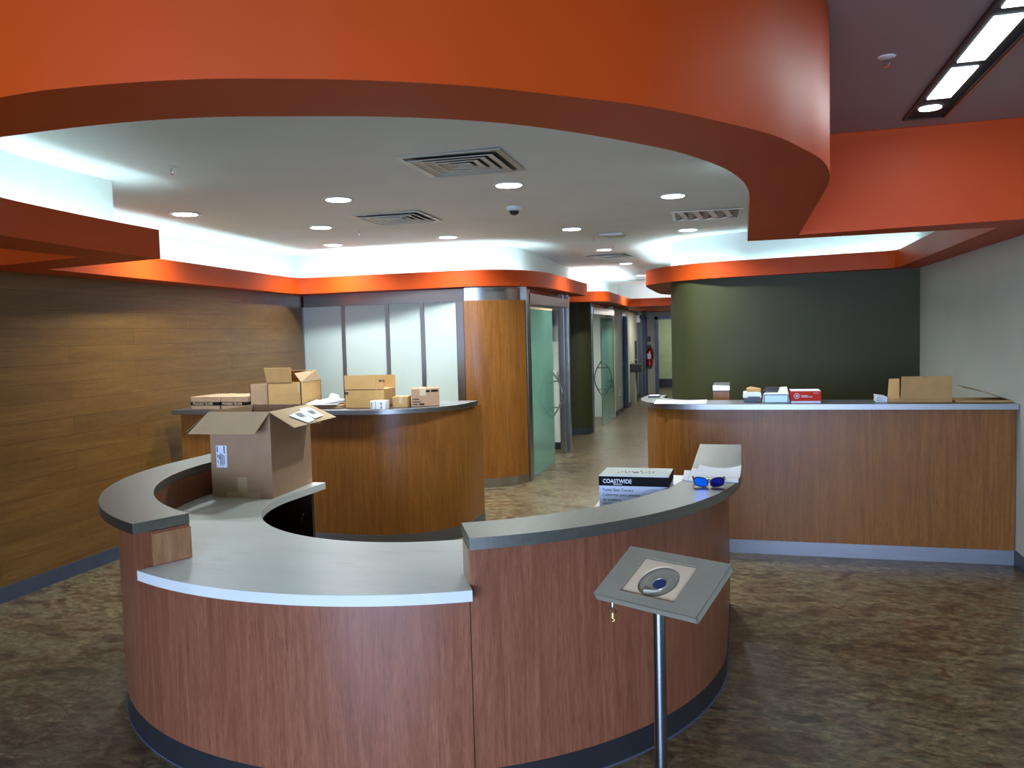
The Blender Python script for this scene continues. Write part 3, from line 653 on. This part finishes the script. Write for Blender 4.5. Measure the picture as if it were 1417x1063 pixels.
li = [(-2.52, 6.5)] + smooth([(-2.52, 6.5), (-2.56, 6.34), (-2.68, 6.22), (-2.90, 6.18)], 4)[1:] + [(-4.56, 6.18)]
bm = BM(); prism(bm, lt+li, 1.057, 1.097); tag(link('countertop', bm, steel_top, bevel=.003), 'narrow steel countertop under the cartons on the left counter', 'countertop', 'steel countertops of the back counters')
rp = [(-.735, 6.95), (-.735, 6.70)] + smooth([(-.735, 6.70), (-.72, 6.48), (-.64, 6.28), (-.50, 6.15), (-.30, 6.095), (-.08, 6.09)], 5)[1:] + [(1.765, 6.09)]
counter('service_counter', rp, .05, 1.10, .3, 'long right wood service counter in front of the olive green wall', '')
rt_ = [(-.76, 6.93), (-.785, 6.66)] + smooth([(-.785, 6.66), (-.765, 6.45), (-.68, 6.24), (-.53, 6.10), (-.32, 6.045), (-.08, 6.04)], 5)[1:] + [(1.77, 6.04)]
ri = [(1.77, 6.42), (-.25, 6.42)] + smooth([(-.25, 6.42), (-.42, 6.45), (-.56, 6.58), (-.62, 6.72)], 4)[1:] + [(-.60, 6.93)]
bm = BM(); prism(bm, rt_+ri, 1.062, 1.10); tag(link('countertop', bm, steel_top, bevel=.003), 'long steel countertop under the red box on the right counter', 'countertop', 'steel countertops of the back counters')
t = thing('partition_post', 'short wood post with a steel cap behind the right counter', 'post', (-.155, 7.0, 0))
bm = BM(); box(bm, -.064, .064, -.2, .2, 0, 1.145); link('post', bm, wood_counter, parent=t)
bm = BM(); box(bm, -.068, .068, -.205, .205, 1.145, 1.187); link('cap', bm, steel, parent=t, bevel=.003)

# ------------------------------------------------------------------ kiosk stand
TLk, TRk, BRk, BLk = Vector((-.307, 2.204, 1.058)), Vector((-.038, 2.053, 1.065)), Vector((-.096, 1.896, .976)), Vector((-.366, 2.047, .970))
cen = (TLk+TRk+BRk+BLk)/4; u = ((TRk-TLk)+(BRk-BLk)).normalized(); v = ((TLk-BLk)+(TRk-BRk)); v = (v-u*v.dot(u)).normalized(); nn = u.cross(v)
Wk, Hk = .309, .190
kio = thing('tablet_stand', 'steel tablet kiosk stand with an empty frame in front of the desk', 'tablet stand', (-.209, 2.065, 0))
MK = Matrix((u, v, nn)).transposed().to_4x4(); MK.translation = cen-Vector((-.209, 2.065, 0))
def kpart(name, bm, m, par=kio, **k):
    bm.transform(MK); return link(name, bm, m, parent=par, **k)
def uv(fx, fy): return (-Wk/2+Wk*fx, -Hk/2+Hk*fy)
a, b = uv(.215, .155), uv(.745, .845)
steel_k = plain('kiosk_steel', (158, 150, 128), .36, metal=.35)
bm = BM()
box(bm, -Wk/2, a[0], -Hk/2, Hk/2, -.004, 0); box(bm, b[0], Wk/2, -Hk/2, Hk/2, -.004, 0); box(bm, a[0], b[0], -Hk/2, a[1], -.004, 0); box(bm, a[0], b[0], b[1], Hk/2, -.004, 0)
for q in ((-Wk/2, Wk/2, -Hk/2, -Hk/2+.003), (-Wk/2, Wk/2, Hk/2-.003, Hk/2), (-Wk/2, -Wk/2+.003, -Hk/2, Hk/2), (Wk/2-.003, Wk/2, -Hk/2, Hk/2)): box(bm, *q, -.021, -.0005)
box(bm, -Wk/2+.003, Wk/2-.003, -Hk/2+.003, Hk/2-.003, -.021, -.019)
head = kpart('enclosure', bm, steel_k, smooth=False)
# board with a round hole
bm = BM(); hc = ((a[0]+b[0])/2-.002, (a[1]+b[1])/2-.002); r = .056; n = 48
cor = [(a[0]-.002, a[1]-.002), (b[0]+.002, a[1]-.002), (b[0]+.002, b[1]+.002), (a[0]-.002, b[1]+.002)]
def edgept(t):
    dx, dy = math.cos(t), math.sin(t); k = 1e9
    for x in (cor[0][0], cor[1][0]):
        if abs(dx) > 1e-6 and (x-hc[0])/dx > 0: k = min(k, (x-hc[0])/dx)
    for y in (cor[0][1], cor[2][1]):
        if abs(dy) > 1e-6 and (y-hc[1])/dy > 0: k = min(k, (y-hc[1])/dy)
    return hc[0]+dx*k, hc[1]+dy*k
angs = sorted([2*PI*i/n for i in range(n)]+[math.atan2(c[1]-hc[1], c[0]-hc[0]) % (2*PI) for c in cor])
ri_, ro_, rl_ = [], [], []
for t_ in angs:
    x, y = hc[0]+r*math.cos(t_), hc[1]+r*math.sin(t_); ri_.append(bm.verts.new((x, y, -.008))); rl_.append(bm.verts.new((x, y, -.0125))); ex, ey = edgept(t_); ro_.append(bm.verts.new((ex, ey, -.008)))
for i in range(len(angs)):
    j = (i+1) % len(angs); bm.faces.new((ri_[i], ro_[i], ro_[j], ri_[j])); bm.faces.new((ri_[i], ri_[j], rl_[j], rl_[i]))
kpart('backing_board', bm, foam, smooth=False)
bm = BM(); box(bm, a[0], b[0], a[1], b[1], -.0185, -.0175); kpart('back_plate', bm, steel_k, smooth=False)
bm = BM(); cyl(bm, hc, .017, -.0175, -.0160, 28); kpart('centre_hole', bm, plain('dark_blue_hole', (38, 48, 88), .3))
bm = BM(); lathe(bm, [(.0185, -.0174), (.0195, -.0160), (.0215, -.0160), (.0225, -.0174)], c=(hc[0], hc[1], 0), n=32); kpart('hole_rim', bm, steel_k)
# key in the lower edge
kl = MK @ Vector((-Wk/2+.052, -Hk/2+.004, -.021))
bm = BM(); cyl(bm, (kl.x, kl.y), .006, kl.z-.012, kl.z, 14); link('lock', bm, chrome, parent=kio)
bm = BM(); tube(bm, [(kl.x+.009*math.cos(2*PI*i/16), kl.y+.001, kl.z-.020+.009*math.sin(2*PI*i/16)) for i in range(17)], .0022, 6)
box(bm, kl.x-.002, kl.x+.002, kl.y-.001, kl.y+.001, kl.z-.052, kl.z-.028); box(bm, kl.x-.002, kl.x+.005, kl.y-.001, kl.y+.001, kl.z-.05, kl.z-.045); link('key', bm, gold, parent=kio)
bm = BM(); lathe(bm, [(.0165, .02), (.0165, .985)], n=28); link('pole', bm, steel_k if False else plain('pole_steel', (150, 154, 160), .22, metal=1), parent=kio)
bm = BM(); box(bm, -.035, .035, -.03, .03, .975, .992); link('mount', bm, steel_k, parent=kio)
bm = BM(); lathe(bm, [(.17, 0), (.17, .008), (.16, .012), (.03, .014), (.025, .03), (.0165, .032)], n=44); link('base_plate', bm, steel_k, parent=kio)

# ------------------------------------------------------------------ cartons
def tlabel(name, P0, ux, uy, w_, h_, m, parent, th=.0012, lift=None):
    """thin rectangle on a face: P0 corner, ux/uy unit vectors"""
    bm = BM(); P0 = Vector(P0); ux = Vector(ux); uy = Vector(uy)
    sheet(bm, [P0, P0+ux*w_, P0+ux*w_+uy*h_, P0+uy*h_], th); return link(name, bm, m, parent=parent, smooth=False)
# big open carton on the worktop
z0, z1 = .777, 1.26
A, B, Cc, D = Vector((-2.885, 3.90, 0)), Vector((-2.50, 3.905, 0)), Vector((-2.53, 4.385, 0)), Vector((-2.915, 4.38, 0))
big = thing('open_carton', 'big open cardboard carton with folded out flaps on the white worktop', 'cardboard box', ((A+Cc)/2).to_tuple()[:2]+(z0,))
bo = Vector(((A+Cc)/2).to_tuple()[:2]+(z0,))
def rel(p, z): return Vector((p[0]-bo.x, p[1]-bo.y, z-bo.z))
bm = BM(); th = .006
cors = [A, B, Cc, D]; ctr = (A+Cc)/2
ins = [c+(ctr-c).normalized()*th*1.4 for c in cors]
for i in range(4):
    j = (i+1) % 4
    hexa(bm, [rel(cors[i], z0), rel(cors[j], z0), rel(ins[j], z0), rel(ins[i], z0)], [rel(cors[i], z1), rel(cors[j], z1), rel(ins[j], z1), rel(ins[i], z1)])
hexa(bm, [rel(c, z0) for c in ins], [rel(c, z0+th) for c in ins])
link('body', bm, cardboard, parent=big, smooth=False)
def flap(par, h0, h1, o1, o0, m=cardboard2, name='flap', th=.004):
    bm = BM(); sheet(bm, [h0, h1, o1, o0], th); return link(name, bm, m, parent=par, smooth=False)
flap(big, rel(A, z1), rel(B, z1), rel((-2.512, 3.768), 1.153), rel((-2.925, 3.764), 1.153), cardboard_flap)
fr = flap(big, rel(B, z1), rel(Cc, z1), rel((-2.37, 4.42), 1.178), rel((-2.335, 3.885), 1.176), cardboard_flap)
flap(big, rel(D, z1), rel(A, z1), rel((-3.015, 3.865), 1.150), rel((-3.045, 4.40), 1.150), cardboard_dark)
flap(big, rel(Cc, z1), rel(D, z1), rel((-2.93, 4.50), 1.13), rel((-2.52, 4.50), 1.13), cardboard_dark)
fd = (B-A).normalized(); fup = Vector((0, 0, 1)); fn = Vector((fd.y, -fd.x, 0))*-1
def onface(P, dx, z, w_, h_, m, name, parent=big, d=None):
    d = d or fd; nrm = d.cross(fup)
    p = rel(P, 0)+d*dx+nrm*.0004; p.z = z-bo.z
    bm = BM(); q = [p, p+d*w_, p+d*w_+fup*h_, p+fup*h_]; sheet(bm, q, .0012); return link(name, bm, m, parent=parent, smooth=False)
lab = onface(A, .036, .945, .068, .125, paper, 'shipping_label')
bm = BM(); base = rel(A, 0); nrm = fd.cross(fup)
for (dx, dz, w_, h_) in ((.060, .095, .007, .035), (.062, .06, .006, .02), (.064, .03, .005, .014), (.072, .05, .006, .025), (.080, .012, .005, .07), (.088, .02, .004, .06), (.096, .01, .004, .065), (.104, .02, .004, .05), (.104, .10, .008, .03), (.105, .088, .009, .009)):
    p = base+fd*(dx-.019)+nrm*.0026; p.z = .945+dz*.92-bo.z; sheet(bm, [p, p+fd*w_, p+fd*w_+fup*h_, p+fup*h_], .0003)
link('label_print', bm, paper_print, parent=lab, smooth=False)
onface(A, .165, .778, .062, .115, tape, 'tape_strip'); onface(A, .095, .778, .21, .03, tape, 'tape_strip')
# packing slips lying on the right flap
fo, fu_, fv_ = rel(B, z1), (rel(Cc, z1)-rel(B, z1)), (rel((-2.335, 3.885), 1.176)-rel(B, z1)); fnn = fu_.cross(fv_).normalized(); fnn = fnn if fnn.z > 0 else -fnn
def fp(s, t, l=.006): return fo+fu_*s+fv_*t+fnn*l
for k, (pts) in enumerate((((.20, .42), (.34, .98), (.56, .90), (.58, .30)), ((.50, .42), (.60, .86), (.86, .80), (.84, .22), (.62, .18)))):
    bm = BM(); sheet(bm, [fp(s, t, .0055+.002*k) for s, t in pts], .0012); sl = link('packing_slip', bm, paper, parent=fr, smooth=False)
    sl['label'] = 'white printed slip stuck on the flap'
    bm = BM()
    s0 = .36 if k == 0 else .66
    for q in range(4): 
        s1 = s0+.035*q; sheet(bm, [fp(s1, .40, .0075+.002*k), fp(s1+.018, .40, .0075+.002*k), fp(s1+.018, .62+.05*(q % 2), .0075+.002*k), fp(s1, .62+.05*(q % 2), .0075+.002*k)], .0004)
    link('slip_print', bm, ink, parent=sl, smooth=False)

# coastwide carton
cw = thing('toilet_seat_cover_box', 'white and black carton of toilet seat covers behind the right steel ledge', 'box', (-.468, 3.60, .777), 0)
cw.rotation_euler.z = math.radians(-.5)
cwx0, cwx1, ch, cd = -.156, .156, .221, .23
cw_white = plain('printed_carton_white', (206, 216, 236), .5, var=.01); cw_top = plain('carton_top', (216, 222, 212), .6, var=.02)
bm = BM(); box(bm, cwx0, cwx1, 0, cd, 0, ch-.0); link('carton', bm, cw_white, parent=cw, bevel=.002)
bm = BM(); box(bm, cwx0-.001, cwx1+.001, -.0012, cd+.001, ch-.043, ch-.0005); link('black_band', bm, ink, parent=cw, smooth=False)
bm = BM(); box(bm, cwx0, cwx1, 0, cd, ch-.0002, ch+.0015); box(bm, cwx0+.02, cwx1-.004, .004, cd/2-.001, ch+.0015, ch+.004); tp = link('top_flap', bm, cw_top, parent=cw, smooth=False)
bm = BM()
for i in range(14): 
    xx = -.08+.012*i+random.uniform(-.003, .003); box(bm, xx, xx+.006, .07+.04*(i % 3)/2, .085+.04*(i % 3)/2+random.uniform(0, .02), ch+.004, ch+.0046)
lathe(bm, [(.014, ch+.004), (.014, ch+.0048)], c=(.0, .09, 0), n=20)
link('top_print', bm, paper_print, parent=cw, smooth=False)
R90 = (PI/2, 0, 0)
text('brand_lettering', 'COASTWIDE', .025, (cwx0+.018, -.0022, ch-.030), R90, paper, cw, bold=True, sx=.9)
bm = BM(); box(bm, cwx0+.065, cwx0+.105, -.002, -.0012, ch-.037, ch-.034); link('small_print', bm, paper, parent=cw, smooth=False)
for i, (s, sz, zz) in enumerate((('Toilet Seat Covers', .0185, .068), ('Cubiertas para asiento', .0185, .090), ('de inodoro', .0185, .112), ('Half Fold', .013, .128), ('Doblez por la mitad', .012, .142))):
    text('product_lettering', s, sz, (cwx0+.015, -.0012, ch-zz), R90, ink, cw)
bm = BM(); tube(bm, [(.085+.055*math.cos(PI*i/16), -.001, ch-.105+.05*math.sin(PI*i/16)) for i in range(17)], .0007, 5); link('seat_drawing', bm, paper_print, parent=cw)

# papers and sunglasses on the right ledge
def curled(bm, x0, x1, y0, y1, z, curl, th=.0008, rz=0, nx=14, ny=10, edge=1):
    c, s = math.cos(rz), math.sin(rz); mx, my = (x0+x1)/2, (y0+y1)/2; g1 = []; g2 = []
    for j in range(ny+1):
        r1, r2 = [], []
        for i in range(nx+1):
            x = x0+(x1-x0)*i/nx; y = y0+(y1-y0)*j/ny; fx = i/nx-.5; fy = j/ny-.5
            zz = z+curl*((2*abs(fx))**2.2)*(.5+fy*edge)
            X, Y = mx+(x-mx)*c-(y-my)*s, my+(x-mx)*s+(y-my)*c
            r1.append(bm.verts.new((X, Y, zz))); r2.append(bm.verts.new((X, Y, zz+th)))
        g1.append(r1); g2.append(r2)
    for j in range(ny):
        for i in range(nx):
            bm.faces.new((g1[j][i], g1[j][i+1], g1[j+1][i+1], g1[j+1][i])); bm.faces.new((g2[j][i], g2[j+1][i], g2[j+1][i+1], g2[j][i+1]))
    for j in range(ny):
        for i in (0, nx): bm.faces.new((g1[j][i], g1[j+1][i], g2[j+1][i], g2[j][i]))
    for i in range(nx):
        for j in (0, ny): bm.faces.new((g1[j][i], g1[j][i+1], g2[j][i+1], g2[j][i]))
    return bm
bm = BM(); curled(bm, -.235, -.015, 3.72, 4.02, .9600, .004, th=.006); p1 = link('paper_stack', bm, paper); tag(p1, 'stack of white paper on the right steel ledge, behind the sunglasses', 'papers')
bm = BM(); curled(bm, -.205, -.005, 3.80, 4.06, .9675, .016, rz=-.03); p2 = link('paper_sheet', bm, paper); tag(p2, 'loose white sheet with curled corners on top of the ledge papers', 'paper')
bm = BM()
for k in range(5): box(bm, -.085+.006*k, -.082+.006*k, 4.035, 4.045, .9695, .9699)
link('small_print', bm, paper_print, parent=p2, smooth=False)
bm = BM(); hexa(bm, [(-.262, 3.76, .9595), (-.238, 3.72, .9595), (-.238, 3.98, .9595), (-.27, 4.0, .9595)], [(-.262, 3.76, .963), (-.238, 3.72, .963), (-.238, 3.98, .966), (-.27, 4.0, .964)])
tag(link('folded_receipt', bm, paper, smooth=False), 'small folded white slip at the left edge of the ledge papers', 'paper')
sg = thing('sunglasses', 'black framed sunglasses with blue mirror lenses on the steel ledge', 'sunglasses', (-.138, 3.60, .9605), math.radians(4))
def lens_pts(cx, n=24):
    out = []
    for i in range(n):
        t = 2*PI*i/n; x = .029*abs(math.cos(t))**.75*(1 if math.cos(t) > 0 else -1); z = .020*abs(math.sin(t))**.75*(1 if math.sin(t) > 0 else -1)
        out.append((cx+x, -.006*((cx+x)/.07)**2*-1-.004, .022+z+.004*(x/.029)*(1 if cx > 0 else -1)))
    return out
for cx in (-.035, .035):
    pts = lens_pts(cx); bm = BM(); a_ = [bm.verts.new(p) for p in pts]; b_ = [bm.verts.new((p[0], p[1]+.002, p[2])) for p in pts]; bm.faces.new(a_); bm.faces.new(b_[::-1])
    for i in range(len(pts)): bm.faces.new((a_[i], a_[(i+1) % len(pts)], b_[(i+1) % len(pts)], b_[i]))
    link('lens', bm, lens_m if cx < 0 else lens_m2, parent=sg)
    bm = BM(); tube(bm, pts+[pts[0], pts[1]], .0022, 6)
    if cx > 0: tube(bm, [(-.008, .0, .030), (0, -.002, .033), (.008, 0, .030)], .0026, 6)
    link('frame', bm, black, parent=sg)
for s in (-1, 1):
    bm = BM(); tube(bm, [(s*.066, 0, .032), (s*.069, .03, .034), (s*.068, .09, .03), (s*.062, .12, .016), (s*.058, .135, .005)], .003, 8); link('temple', bm, black, parent=sg)

# ------------------------------------------------------------------ things on the left counter
ZT = 1.0975
def carton(name, label, x0, x1, y0, d, h, m, rz=0, group=None, z=ZT):
    t = thing(name, label, 'cardboard box', ((x0+x1)/2, y0, z), rz, group=group); w2 = (x1-x0)/2
    bm = BM(); box(bm, -w2, w2, 0, d, 0, h); link('carton', bm, m, parent=t, bevel=.003); return t, w2
t, w2 = carton('fragile_carton', 'flat carton marked FRAGILE GLASS, left of the pair on the left counter', -4.40, -4.125, 5.72, .36, .105, cardboard, group='fragile glass cartons')
bm = BM(); box(bm, -w2-.001, w2+.001, -.0012, .10, .034, .062); link('black_tape_band', bm, ink, parent=t, smooth=False)
text('lettering', 'FRAGILE GLASS', .026, (-w2+.022, -.002, .039), R90, foam, t, sx=1.08)
bm = BM(); box(bm, .0, .05, -.0015, .36, .10, .1062); link('tape_strip', bm, tape, parent=t, smooth=False)
t, w2 = carton('fragile_carton', 'flat carton marked FRAGILE GLASS, right of the pair on the left counter', -4.11, -3.86, 5.72, .36, .105, cardboard, group='fragile glass cartons')
bm = BM(); box(bm, -w2-.001, w2+.001, -.0012, .10, .034, .062); link('black_tape_band', bm, ink, parent=t, smooth=False)
text('lettering', 'FRAGILE GLASS', .026, (-w2+.012, -.002, .039), R90, foam, t, sx=1.05)
bm = BM(); box(bm, .0, .05, -.0015, .36, .10, .1062); link('tape_strip', bm, tape, parent=t, smooth=False)
# two part open carton with the tall flap
t = thing('open_carton', 'open cardboard carton with one raised flap in the middle of the left counter', 'cardboard box', (-3.6, 5.75, ZT))
bm = BM()
for q in ((-.09, .215, 0, .006), (-.09, .215, .314, .32), (-.09, -.084, 0, .32), (.209, .215, 0, .32)): box(bm, *q, 0, .215)
box(bm, -.09, .215, 0, .32, 0, .006); link('body', bm, cardboard2, parent=t, smooth=False)
bm = BM(); box(bm, -.26, -.094, .01, .016, 0, .2); box(bm, -.26, -.254, .01, .3, 0, .2); box(bm, -.26, -.094, .29, .296, 0, .2); link('side_body', bm, cardboard, parent=t, smooth=False)
flap(t, (-.09, 0, .215), (.135, 0, .215), (.145, -.02, .335), (-.1, -.02, .335), name='raised_flap')
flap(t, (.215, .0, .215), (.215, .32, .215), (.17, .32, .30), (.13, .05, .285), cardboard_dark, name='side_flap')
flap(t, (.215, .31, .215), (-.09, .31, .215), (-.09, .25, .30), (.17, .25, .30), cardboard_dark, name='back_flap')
tlabel('tape_strip', (.185, -.0015, .13), (1, 0, 0), (0, 0, 1), .02, .085, tape, t)
# tall carton
t, w2 = carton('tall_carton', 'tall brown carton on the left counter beside the paper pile', -3.03, -2.70, 5.82, .25, .150, cardboard2, math.radians(3))
for q in ((-w2, .06+.04, -.004, .0, .151, .262), (.105, w2, -.004, 0, .151, .262), (-w2, w2, .25, .254, .151, .25)): link('raised_flap', box(BM(), *q), cardboard2, parent=t, smooth=False)
bm = BM(); box(bm, -w2-.003, -w2+.03, -.0055, -.004, .118, .128); link('black_mark', bm, ink, parent=t, smooth=False)
text('lettering', '9FO', .026, (.125, -.0045, .205), R90, ink, t, bold=True, sx=1.1)
# white, small brown, brown cartons
t, w2 = carton('small_white_box', 'small white box with printed labels on the left counter', -2.765, -2.64, 5.715, .085, .066, white_plastic, math.radians(5))
for q in ((-.055, -.048, .008, .056), (-.022, -.019, .004, .062), (.02, .03, .035, .055), (.02, .032, .008, .02), (.024, .03, .024, .03)): link('print_mark', box(BM(), q[0], q[1], -.001, 0, q[2], q[3]), paper_print, parent=t, smooth=False)
t, w2 = carton('small_brown_carton', 'small plain brown carton between the white box and the labelled carton', -2.645, -2.525, 5.87, .13, .085, cardboard2, math.radians(10))
bm = BM(); box(bm, -.01, .02, -.001, .131, .03, .0862); link('tape_strip', bm, tape, parent=t, smooth=False)
t, w2 = carton('labelled_carton', 'wide brown carton with black print at the rounded end of the left counter', -2.52, -2.30, 5.97, .20, .142, cardboard, math.radians(22))
for q in ((-.1, -.05, .055, .062), (-.1, -.035, .035, .041), (-.1, -.06, .015, .021), (-.05, -.01, .012, .024), (.0, .035, .112, .128), (.045, .1, .114, .13)): link('print_mark', box(BM(), q[0], q[1], -.001, 0, q[2], q[3]), ink, parent=t, smooth=False)
for q in ((.03, .05, .02, .04), (.06, .12, .015, .03), (.03, .04, .06, .08), (.1, .105, .03, .12)): link('print_mark', box(BM(), w2, w2+.001, q[0], q[1], q[2], q[3]), ink, parent=t, smooth=False)
bm = BM(); box(bm, -.045, .005, -.0012, 0, .085, .143); box(bm, -.045, .005, 0, .2, .142, .1435); link('tape_strip', bm, tape, parent=t, smooth=False)
# paper pile on a flat carton
t, w2 = carton('flat_carton', 'flat open brown carton under the crumpled paper pile', -3.27, -3.05, 5.76, .26, .03, cardboard)
random.seed(11)
tag(link('plastic_wrapping', curled(BM(), -3.36, -3.09, 5.74, 5.98, ZT+.034, .02, th=.004, rz=.1), paper), 'white wrapping sheet spread over the flat carton on the left counter', 'paper')
tag(link('plastic_wrapping', curled(BM(), -3.25, -3.07, 5.78, 5.96, ZT+.060, .012, th=.004, rz=-.3), paper), 'second white wrapping sheet on top of the paper pile', 'paper')
bm = BM(); hexa(bm, [(-3.2, 5.84, ZT+.064), (-3.12, 5.83, ZT+.064), (-3.115, 5.87, ZT+.064), (-3.2, 5.9, ZT+.064)], [(-3.185, 5.86, ZT+.115), (-3.13, 5.85, ZT+.10), (-3.12, 5.88, ZT+.10), (-3.18, 5.90, ZT+.112)])
tag(link('crumpled_paper', bm, paper, smooth=False), 'crumpled white paper standing up on the paper pile', 'paper')

# ------------------------------------------------------------------ things on the right counter
ZR = 1.1005
t = thing('wallet', 'small black flat case with white top at the rounded end of the right counter', 'case', (-.69, 6.72, ZR))
bm = BM(); box(bm, -.045, .045, -.05, .05, 0, .014); link('case', bm, black, parent=t, bevel=.003)
bm = BM(); box(bm, -.04, .045, -.02, .05, .0145, .016); link('card', bm, paper, parent=t, smooth=False)
bm = BM(); curled(bm, -.63, -.25, 6.10, 6.34, ZR, .006, th=.004, rz=.02); tag(link('paper_sheet', bm, paper), 'white sheets lying flat on the right counter before the wood post', 'paper')
t = thing('label_printer', 'white label printer with black base on the right counter', 'printer', (.095, 6.22, ZR))
bm = BM(); box(bm, -.075, .05, .01, .17, 0, .03); link('base', bm, black, parent=t)
bm = BM(); hexa(bm, [(-.082, 0, .03), (.05, 0, .03), (.05, .18, .03), (-.082, .18, .03)], [(-.078, .01, .072), (.047, .01, .072), (.047, .17, .072), (-.078, .17, .072)]); link('housing', bm, white_plastic, parent=t, bevel=.006)
bm = BM(); box(bm, -.045, .04, -.001, .02, .032, .042); link('slot', bm, paper_print, parent=t, smooth=False)
bm = BM(); hexa(bm, [(-.05, .04, .0728), (.05, .05, .0728), (.05, .16, .0728), (-.05, .15, .0728)], [(-.06, .05, .10), (.045, .05, .094), (.05, .14, .094), (-.03, .15, .108)])
o = link('brown_parcel', bm, cardboard2, bevel=.004); o.location = (.095, 6.22, ZR); tag(o, 'crumpled brown paper parcel on top of the white printer', 'parcel')
t = thing('card_terminal', 'white machine with a pale framed panel on the right counter', 'machine', (.245, 6.16, ZR))
bm = BM(); hexa(bm, [(-.096, 0, 0), (.096, 0, 0), (.10, .2, 0), (-.09, .2, 0)], [(-.09, .01, .068), (.088, .01, .068), (.085, .17, .108), (-.03, .17, .10)]); link('housing', bm, white_plastic, parent=t, bevel=.005)
bm = BM(); box(bm, -.088, .088, -.003, .001, .004, .062); link('dark_bezel', bm, frame_blue, parent=t)
bm = BM(); box(bm, -.078, .078, -.005, -.003, .004, .054); link('pale_panel', bm, screen_blue, parent=t)
bm = BM(); hexa(bm, [(-.09, .03, .085), (.01, .03, .075), (.03, .14, .10), (-.06, .14, .105)], [(-.09, .03, .089), (.01, .03, .079), (.03, .14, .106), (-.06, .14, .111)]); link('dark_tray', bm, rubber_dark, parent=t)
t = thing('red_box', 'red cardboard box with white top and round emblem on the right counter', 'box', (.448, 6.14, ZR))
bm = BM(); box(bm, -.103, .103, 0, .2, .014, .085); link('lid', bm, red_box, parent=t, bevel=.0015)
bm = BM(); box(bm, -.100, .100, .001, .199, 0, .0145); link('bottom_edge', bm, paper, parent=t)
bm = BM(); box(bm, -.101, .101, .002, .198, .0851, .0865); link('white_top', bm, paper, parent=t)
bm = BM(); pts = [(-.062+.019*math.cos(PI/8+PI/4*i), 0, .050+.019*math.sin(PI/8+PI/4*i)) for i in range(9)]; tube(bm, pts, .002, 6); box(bm, -.072, -.052, -.0015, 0, .044, .048); box(bm, -.072, -.052, -.0015, 0, .052, .056); box(bm, -.064, -.060, -.0015, 0, .038, .062); link('emblem', bm, paper, parent=t)
bm = BM(); box(bm, -.032, .012, -.001, 0, .051, .055); box(bm, -.032, .045, -.001, 0, .042, .046); box(bm, .05, .085, -.001, 0, .07, .0725); link('small_print', bm, paper, parent=t, smooth=False)
# cardboard at the right end
t = thing('opened_carton', 'opened brown carton with a wide upright flap at the right end of the counter', 'cardboard box', (1.2, 6.16, ZR))
bm = BM(); box(bm, -.205, .20, 0, .23, 0, .026); link('flat_body', bm, cardboard2, parent=t, bevel=.002)
flap(t, (-.128, -.003, .026), (.196, -.003, .026), (.19, -.01, .184), (-.124, -.01, .182), m=cardboard2, name='upright_flap', th=.005)
flap(t, (-.2, .06, .026), (-.13, .02, .026), (-.125, .05, .165), (-.185, .10, .16), m=cardboard2, name='side_flap', th=.004)
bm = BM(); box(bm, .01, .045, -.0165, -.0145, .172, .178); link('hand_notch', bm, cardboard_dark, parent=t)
bm = BM()
for k in range(4): hexa(bm, [(-.275, .0, .001+.013*k), (-.209, .0, .001+.009*k), (-.209, .16, .001+.009*k), (-.275, .16, .001+.013*k)], [(-.275, .0, .009+.013*k), (-.209, .0, .0098+.009*k), (-.209, .16, .0098+.009*k), (-.275, .16, .009+.013*k)])
o = link('magazine_bundle', bm, paper, smooth=False); o.location = (1.2, 6.18, ZR); tag(o, 'bundle of white papers sticking out left of the opened brown carton', 'papers')
t = thing('mailer_box', 'flattened brown mailer with a raised dark flap beside the white wall', 'cardboard box', (1.57, 6.14, ZR))
bm = BM(); box(bm, -.155, .185, 0, .25, 0, .014); link('flat_body', bm, cardboard2, parent=t, bevel=.002)
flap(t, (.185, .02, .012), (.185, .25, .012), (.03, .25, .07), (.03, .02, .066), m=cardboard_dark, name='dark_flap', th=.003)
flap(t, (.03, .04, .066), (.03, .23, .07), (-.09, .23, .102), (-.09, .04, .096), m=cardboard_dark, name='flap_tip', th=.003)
